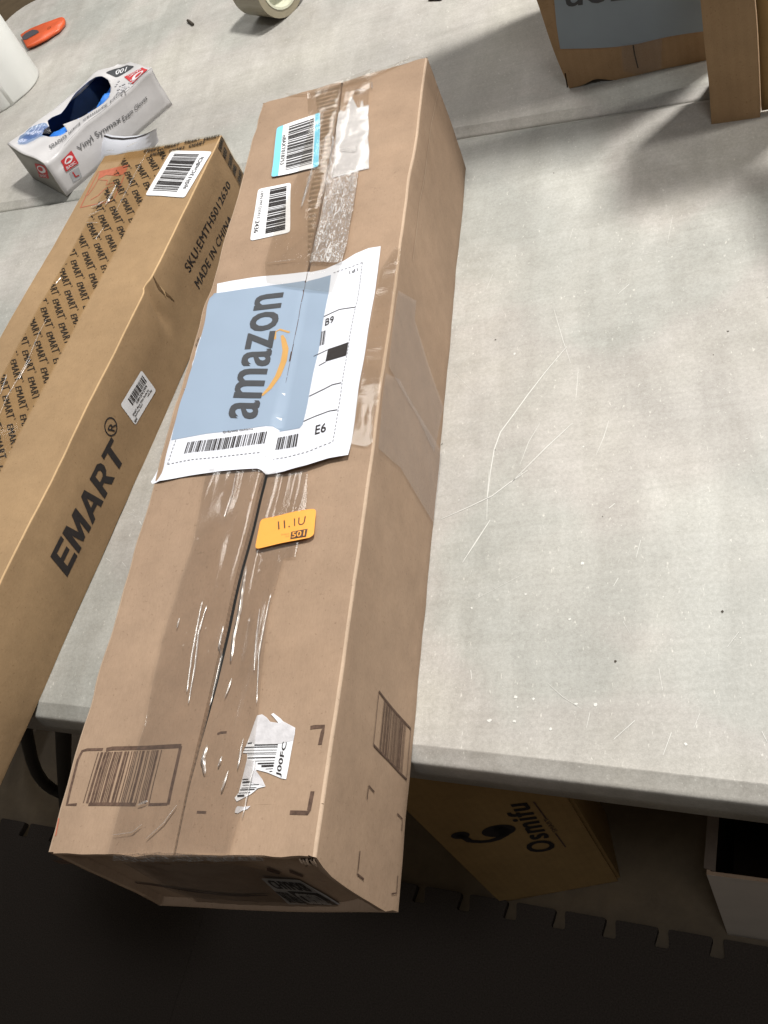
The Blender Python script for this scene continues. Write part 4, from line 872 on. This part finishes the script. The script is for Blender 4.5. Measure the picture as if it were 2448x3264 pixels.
bm.faces.new(lv[0][::-1]); bm.faces.new(lv[-1]); bmesh.ops.recalc_face_normals(bm, faces=bm.faces)
obj('knife_handle', bm, plain('orange_plastic', (.62, .10, .03), .3, .5, .18, 35, .1), kn, True)
bm = bmesh.new(); addpoly(bm, roundpoly(P2(KT, Zn((290, 490), (340, 440), (430, 395), (495, 400), (520, 428), (450, 470), (350, 525), (310, 530))), .002)); lay(bm, KT, .0006, step=None); obj('grip_inlay', bm, plain('dark_rubber', (.05, .045, .055), .5, .4), kn)
bm = bmesh.new(); c0 = P2(KT, Zn((650, 372)))[0]; ring(bm, c0, .0034, .0012, 16); lay(bm, KT, .0006, step=None); obj('screw', bm, plain('brown_rivet', (.3, .07, .02), .4, .4), kn)
# ------------------------------------------------------------ tape roll
ta = at(775, 42); tb = at(925, 60); tr_ = .046; tdir = (tb - ta).normalized(); tl_ = .052; tc_ = tb - tdir * tl_ / 2
tc_ = at(906, 44) + Vector((-.010, .012, 0))
tro = empty('packing_tape_roll', (tc_.x, tc_.y, 0), 'translucent tan roll of packing tape lying on its rim at the top edge', 'tape roll')
def cyl(bm, r0, r1, l0, l1, n=56, mi=0):
    s = Vector((-tdir.y, tdir.x, 0)); up = Vector((0, 0, 1)); c = Vector((tc_.x, tc_.y, tr_))
    def P(r, l, k): a = 2 * math.pi * k / n; return c + tdir * l + (s * math.cos(a) + up * math.sin(a)) * r
    ri = [[bm.verts.new(P(r, l, k)) for k in range(n)] for r, l in ((r0, l0), (r0, l1), (r1, l1), (r1, l0))]
    for i in range(4):
        a, b = ri[i], ri[(i + 1) % 4]
        for k in range(n): bm.faces.new((a[k], a[(k + 1) % n], b[(k + 1) % n], b[k]))
    bmesh.ops.recalc_face_normals(bm, faces=bm.faces)
bm = bmesh.new(); cyl(bm, tr_, tr_ - .011, -.034, .030)
obj('tape_winding', bm, plain('tan_tape', (.27, .24, .17), .3, .5, .06, 40, .05), tro)
bm = bmesh.new(); cyl(bm, tr_ - .0115, tr_ - .015, -.034, .031); obj('tape_core', bm, plain('pale_core', (.62, .63, .50), .7, .3), tro)
# ------------------------------------------------------------ curled strip of paper
bm = bmesh.new(); tpx = [(338, 426), (360, 432), (400, 435), (439, 432), (470, 424), (505, 407)]; bpx = [(314, 513), (340, 530), (380, 535), (430, 520), (470, 500), (506, 450)]
T_ = [at(*p, .030) for p in tpx]; B_ = [at(*p, .004) for p in bpx]; rows = []
for a, b in zip(T_, B_): rows.append([bm.verts.new(b.lerp(a, t) + Vector((0, 0, .006 * math.sin(math.pi * t)))) for t in lin(0, 1, 5)])
for a, b in zip(rows, rows[1:]):
    for k in range(5): bm.faces.new((a[k], a[k + 1], b[k + 1], b[k]))
cp = B_[0].lerp(B_[-1], .5); cp.z = 0
cs = tag(obj('paper_strip', bm, M_paper, loc=cp, smooth=True), 'curled white paper strip with a black line between glove box and golden carton', 'paper')
bm = bmesh.new(); rows = []
for a, b in zip(T_, B_): rows.append([bm.verts.new(b.lerp(a, t) + Vector((0, -.0004, .006 * math.sin(math.pi * t) + .0008))) for t in (.84, .91)])
for a, b in zip(rows, rows[1:]): bm.faces.new((a[0], a[1], b[1], b[0]))
obj('printed_line', bm, M_ink, cs)
# ------------------------------------------------------------ debris
def crumb(px, L, r, lab, z=0):
    a, b = at(*px[0]), at(*px[1]); bm = bmesh.new(); tube(bm, [a + Vector((0, 0, r)), a.lerp(b, .5) + Vector((0, 0, r * 1.3)), b + Vector((0, 0, r * .9))], r, 8)
    tag(obj('debris', bm, M_speck, loc=Vector((*a.lerp(b, .5).xy, 0))), lab, 'debris', 'small dark crumbs on the far table')
crumb([(601, 70), (617, 82)], 0, .0024, 'short black crumb lying between the knife and the tape roll'); crumb([(1368, 2), (1408, 1)], 0, .0020, 'dark crumb at the very top edge, right of the tape roll')
# ------------------------------------------------------------ carton at the upper right
c0 = at(1810, 285); cR = at(2285, 185); cx_ = (cR - c0).normalized(); cy_ = Vector((-cx_.y, cx_.x, 0)); BH = .50
def dc(p, n=None):
    r = p + Vector((nv(p, 12, 21), nv(p, 12, 25), nv(p, 12, 29))) * .003
    d = p - c0; u = d.dot(cx_); v = d.dot(cy_)
    if v < .01: r.z += .006 * math.exp(-((u - .033) / .014) ** 2) * sm(.03, 0, p.z) if p.z < .03 else 0
    return r
def CP(u, v, z): return c0 + cx_ * u + cy_ * v + Vector((0, 0, z))
ca = empty('open_carton', CP(.1, .1, 0), 'shaded tan carton with a blue grey label at the upper right', 'carton')
CWd = .185; lean = .10
def dcl(p, n=None):     # walls leaning outwards a little at the left
    q = dc(p); d = p - c0; u = d.dot(cx_); return q - cx_ * p.z * lean * (1 - sm(0, .14, u))
bm = bmesh.new(); zs = lin(0, BH, 26)
fr_ = lambda u, z: dcl(CP(u, 0, z))
grid(bm, fr_, lin(0, CWd, 40), zs); grid(bm, lambda v, z: dcl(CP(0, v, z)), lin(0, .20, 16), zs); grid(bm, lambda v, z: dcl(CP(CWd, v, z)), lin(0, .20, 16), zs); grid(bm, lambda u, z: dcl(CP(u, .20, z)), lin(0, CWd, 16), zs); grid(bm, lambda u, v: dcl(CP(u, v, BH)), lin(0, CWd, 10), lin(0, .2, 10))
bmesh.ops.remove_doubles(bm, verts=bm.verts, dist=.0002); bmesh.ops.recalc_face_normals(bm, faces=bm.faces); obj('carton_body', bm, M_dull, ca, True).modifiers.new('es', 'EDGE_SPLIT').split_angle = math.radians(40)
CF = Pl(c0, cx_, (0, 0, 1)); Zx = zoomer(1650, 0, .481)
bm = bmesh.new()
lq = [CF.uv(*p) for p in Zx((240, 0), (255, 150), (285, 318), (480, 312), (650, 300), (800, 285), (1000, 245), (1255, 200))] ; lq = [Vector(p) for p in lq]; lq += [Vector((lq[-1].x, .22)), Vector((lq[0].x + .001, .22))]
addpoly(bm, lq); lay(bm, CF, .0009, dc); lb = obj('carton_label', bm, plain('dull_blue_label', (.25, .30, .345), .5, .4, .05, 20, .1), ca, True)
bm = bmesh.new(); addtext(bm, 'amazon', [CF.uv(*p) for p in Zx((1240, -190), (318, -75), (318, 42), (1240, -72))], .035, .93); lay(bm, CF, .0013, dc); obj('lettering', bm, M_slate, lb)
M_slit = plain('dark_gap', (.02, .012, .006), .9, .1)
for px in (((770, 292), (780, 350), (805, 445)), ((312, 488), (322, 585))):
    bm = bmesh.new(); stroke(bm, P2(CF, Zx(*px)), .0014); lay(bm, CF, .0006, dc); obj('flap_slit', bm, M_slit, ca)
bm = bmesh.new(); addpoly(bm, P2(CF, Zx((690, 285), (960, 245), (960, 450), (820, 488), (700, 460)))); lay(bm, CF, .0015, dc); obj('clear_tape', bm, M_tapeside, ca, True)
# second carton, nearer, at the right border
d0 = at(2270, 396); d1 = at(2424, 372); dx_ = (d1 - d0).normalized(); dy_ = Vector((-dx_.y, dx_.x, 0)); DW = (d1 - d0).length; DH = .42
cb = empty('narrow_carton', d0 + dx_ * DW / 2 + dy_ * .04, 'narrow tan carton standing at the right border in front of the labelled one', 'carton')
def DP(u, v, z): return d0 + dx_ * u + dy_ * v + Vector((0, 0, z)) 
bm = bmesh.new(); dd = lambda p: p + Vector((nv(p, 14, 31), nv(p, 14, 35), 0)) * .0025
grid(bm, lambda u, z: dd(DP(u, 0, z)), lin(0, DW, 8), lin(0, DH, 24)); grid(bm, lambda v, z: dd(DP(0, v, z)), lin(0, .075, 8), lin(0, DH, 24)); grid(bm, lambda v, z: dd(DP(DW, v, z)), lin(0, .075, 8), lin(0, DH, 24)); grid(bm, lambda u, z: dd(DP(u, .075, z)), lin(0, DW, 8), lin(0, DH, 24)); grid(bm, lambda u, v: dd(DP(u, v, DH)), lin(0, DW, 8), lin(0, .075, 8))
bmesh.ops.remove_doubles(bm, verts=bm.verts, dist=.0002); bmesh.ops.recalc_face_normals(bm, faces=bm.faces); obj('carton_body', bm, M_dull, cb, True).modifiers.new('es', 'EDGE_SPLIT').split_angle = math.radians(40)
KEY = Vector((.85, 1.35, 2.6))
for px in ([(2072, 425), (2080, 500), (2078, 598), (2160, 606), (2240, 560), (2244, 470), (2240, 400)], [(2345, 545), (2325, 640), (2400, 690), (2448, 800), (2560, 980), (2760, 900), (2700, 640), (2560, 480)]):  # unseen panels added above the table, shaped by the shadows they throw
    pts = []
    for k, p in enumerate(px):
        g = at(*p); t = (.315 + .012 * (k % 2)) / KEY.z; pts.append(g.lerp(KEY, t))
    bm = bmesh.new(); f_ = bm.faces.new([bm.verts.new(p) for p in pts]); fo = obj('top_or_shade_flap', bm, M_dull, cb); md = fo.modifiers.new('s', 'SOLIDIFY'); md.thickness = .003
bm = bmesh.new(); grid(bm, lambda u, z: dd(DP(DW + .001 + u, .006, z)), lin(0, .05, 5), lin(.003, DH, 20)); fo = obj('side_flap', bm, M_kraft, cb, True); md = fo.modifiers.new('s', 'SOLIDIFY'); md.thickness = .003
# ------------------------------------------------------------ things under the table
def vbox(root, o, ex, wd, dp, ht, m, mi=None, bev=.002):
    ey = Vector((-ex.y, ex.x, 0)); bm = bmesh.new()
    c = [o + ex * u + ey * v + Vector((0, 0, z)) for z in (0, ht) for u, v in ((0, 0), (wd, 0), (wd, dp), (0, dp))]
    v, F = hexa(bm, c); bmesh.ops.bevel(bm, geom=list({e for f in F for e in f.edges}), offset=bev, segments=2, affect='EDGES')
    bmesh.ops.recalc_face_normals(bm, faces=bm.faces); return bm
g0 = at(1590, 2880, FL); g1 = at(1965, 2812, FL); gx = (g1 - g0).normalized(); gy = Vector((-gx.y, gx.x, 0))
ub = empty('kraft_box', g0 + gx * .085 + gy * .05, 'brown kraft box with black lettering and comma shaped mark, standing under the table', 'box')
obj('box_body', vbox(None, g0, gx, .174, .095, .56, M_kraft, bev=.004), M_kraft, ub)
UP = Pl(g0, gx, (0, 0, 1)); Zu = zoomer(1300, 2450, .3617)
bm = bmesh.new(); addtext(bm, 'Osmifu', P2(UP, Zu((1312, 705), (1050, 300), (838, 325), (1078, 742))), .06, 1.12); lay(bm, UP, .0006, step=None); obj('lettering', bm, M_ink, ub)
bm = bmesh.new(); cpx = P2(UP, Zu((450, 575), (500, 605), (545, 635), (640, 642), (720, 635), (790, 615), (850, 580), (850, 545), (800, 525), (760, 530)))
stroke(bm, cpx, lambda t: .010 + .012 * t - .006 * math.sin(math.pi * t * .9)); addpoly(bm, circle(P2(UP, Zu((462, 585)))[0], .011, .012)); addpoly(bm, circle(P2(UP, Zu((800, 545)))[0], .020, .020)); lay(bm, UP, .0006, step=None); obj('comma_mark', bm, M_ink, ub)
bm = bmesh.new(); stroke(bm, P2(UP, Zu((1108, 288), (1220, 440))), .002); stroke(bm, P2(UP, Zu((1300, 565), (1390, 688))), .002); addtext(bm, 'SMART', P2(UP, Zu((1320, 545), (1230, 430), (1195, 445), (1280, 560))), .01); lay(bm, UP, .0006, step=None); obj('fine_print', bm, M_print, ub)
# dark tote behind it
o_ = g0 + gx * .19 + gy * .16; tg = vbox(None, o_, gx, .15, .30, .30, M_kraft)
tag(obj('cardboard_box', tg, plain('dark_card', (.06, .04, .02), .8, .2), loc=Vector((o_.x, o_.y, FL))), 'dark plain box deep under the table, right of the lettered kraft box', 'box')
# open white box
w0 = at(2320, 2980, FL); w1 = at(2448, 3000, FL); wx = (w1 - w0).normalized(); wy = Vector((-wx.y, wx.x, 0)); WH = .285; WWd = .26; WD = .24; tk = .004
wbx = empty('open_box', w0 + wx * WWd / 2 + wy * WD / 2, 'white open topped box with brown inside on the floor at the lower right', 'box')
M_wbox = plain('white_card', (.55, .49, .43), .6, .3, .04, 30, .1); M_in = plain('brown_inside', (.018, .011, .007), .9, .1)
def WP(u, v, z): return w0 + wx * u + wy * v + Vector((0, 0, z))
def slab(u0, v0, u1, v1, z0=0, z1=WH):
    bm = bmesh.new(); v, F = hexa(bm, [WP(u, v_, z) for z in (z0, z1) for u, v_ in ((u0, v0), (u1, v0), (u1, v1), (u0, v1))]); return bm, F
for nm, a, inner in (('front_panel', (0, 0, WWd, tk), 4), ('back_panel', (0, WD - tk, WWd, WD), 2), ('side_panel', (0, tk, tk, WD - tk), 3), ('side_panel', (WWd - tk, tk, WWd, WD - tk), 5)):
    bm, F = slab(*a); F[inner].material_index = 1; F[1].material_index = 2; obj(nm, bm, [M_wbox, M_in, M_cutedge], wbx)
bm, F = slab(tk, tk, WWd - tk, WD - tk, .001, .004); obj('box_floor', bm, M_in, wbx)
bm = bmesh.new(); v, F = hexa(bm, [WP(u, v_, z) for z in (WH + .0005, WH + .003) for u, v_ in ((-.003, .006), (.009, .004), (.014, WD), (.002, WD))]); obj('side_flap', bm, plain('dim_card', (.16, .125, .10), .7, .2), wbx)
# bent steel legs seen in the gap between the two cartons
q0 = TW(-.66, .165, 0); pl3 = Pl((q0.x, q0.y, FL), (TC, TS, 0), (0, 0, 1)); Zl = zoomer(0, 2200, .2712)
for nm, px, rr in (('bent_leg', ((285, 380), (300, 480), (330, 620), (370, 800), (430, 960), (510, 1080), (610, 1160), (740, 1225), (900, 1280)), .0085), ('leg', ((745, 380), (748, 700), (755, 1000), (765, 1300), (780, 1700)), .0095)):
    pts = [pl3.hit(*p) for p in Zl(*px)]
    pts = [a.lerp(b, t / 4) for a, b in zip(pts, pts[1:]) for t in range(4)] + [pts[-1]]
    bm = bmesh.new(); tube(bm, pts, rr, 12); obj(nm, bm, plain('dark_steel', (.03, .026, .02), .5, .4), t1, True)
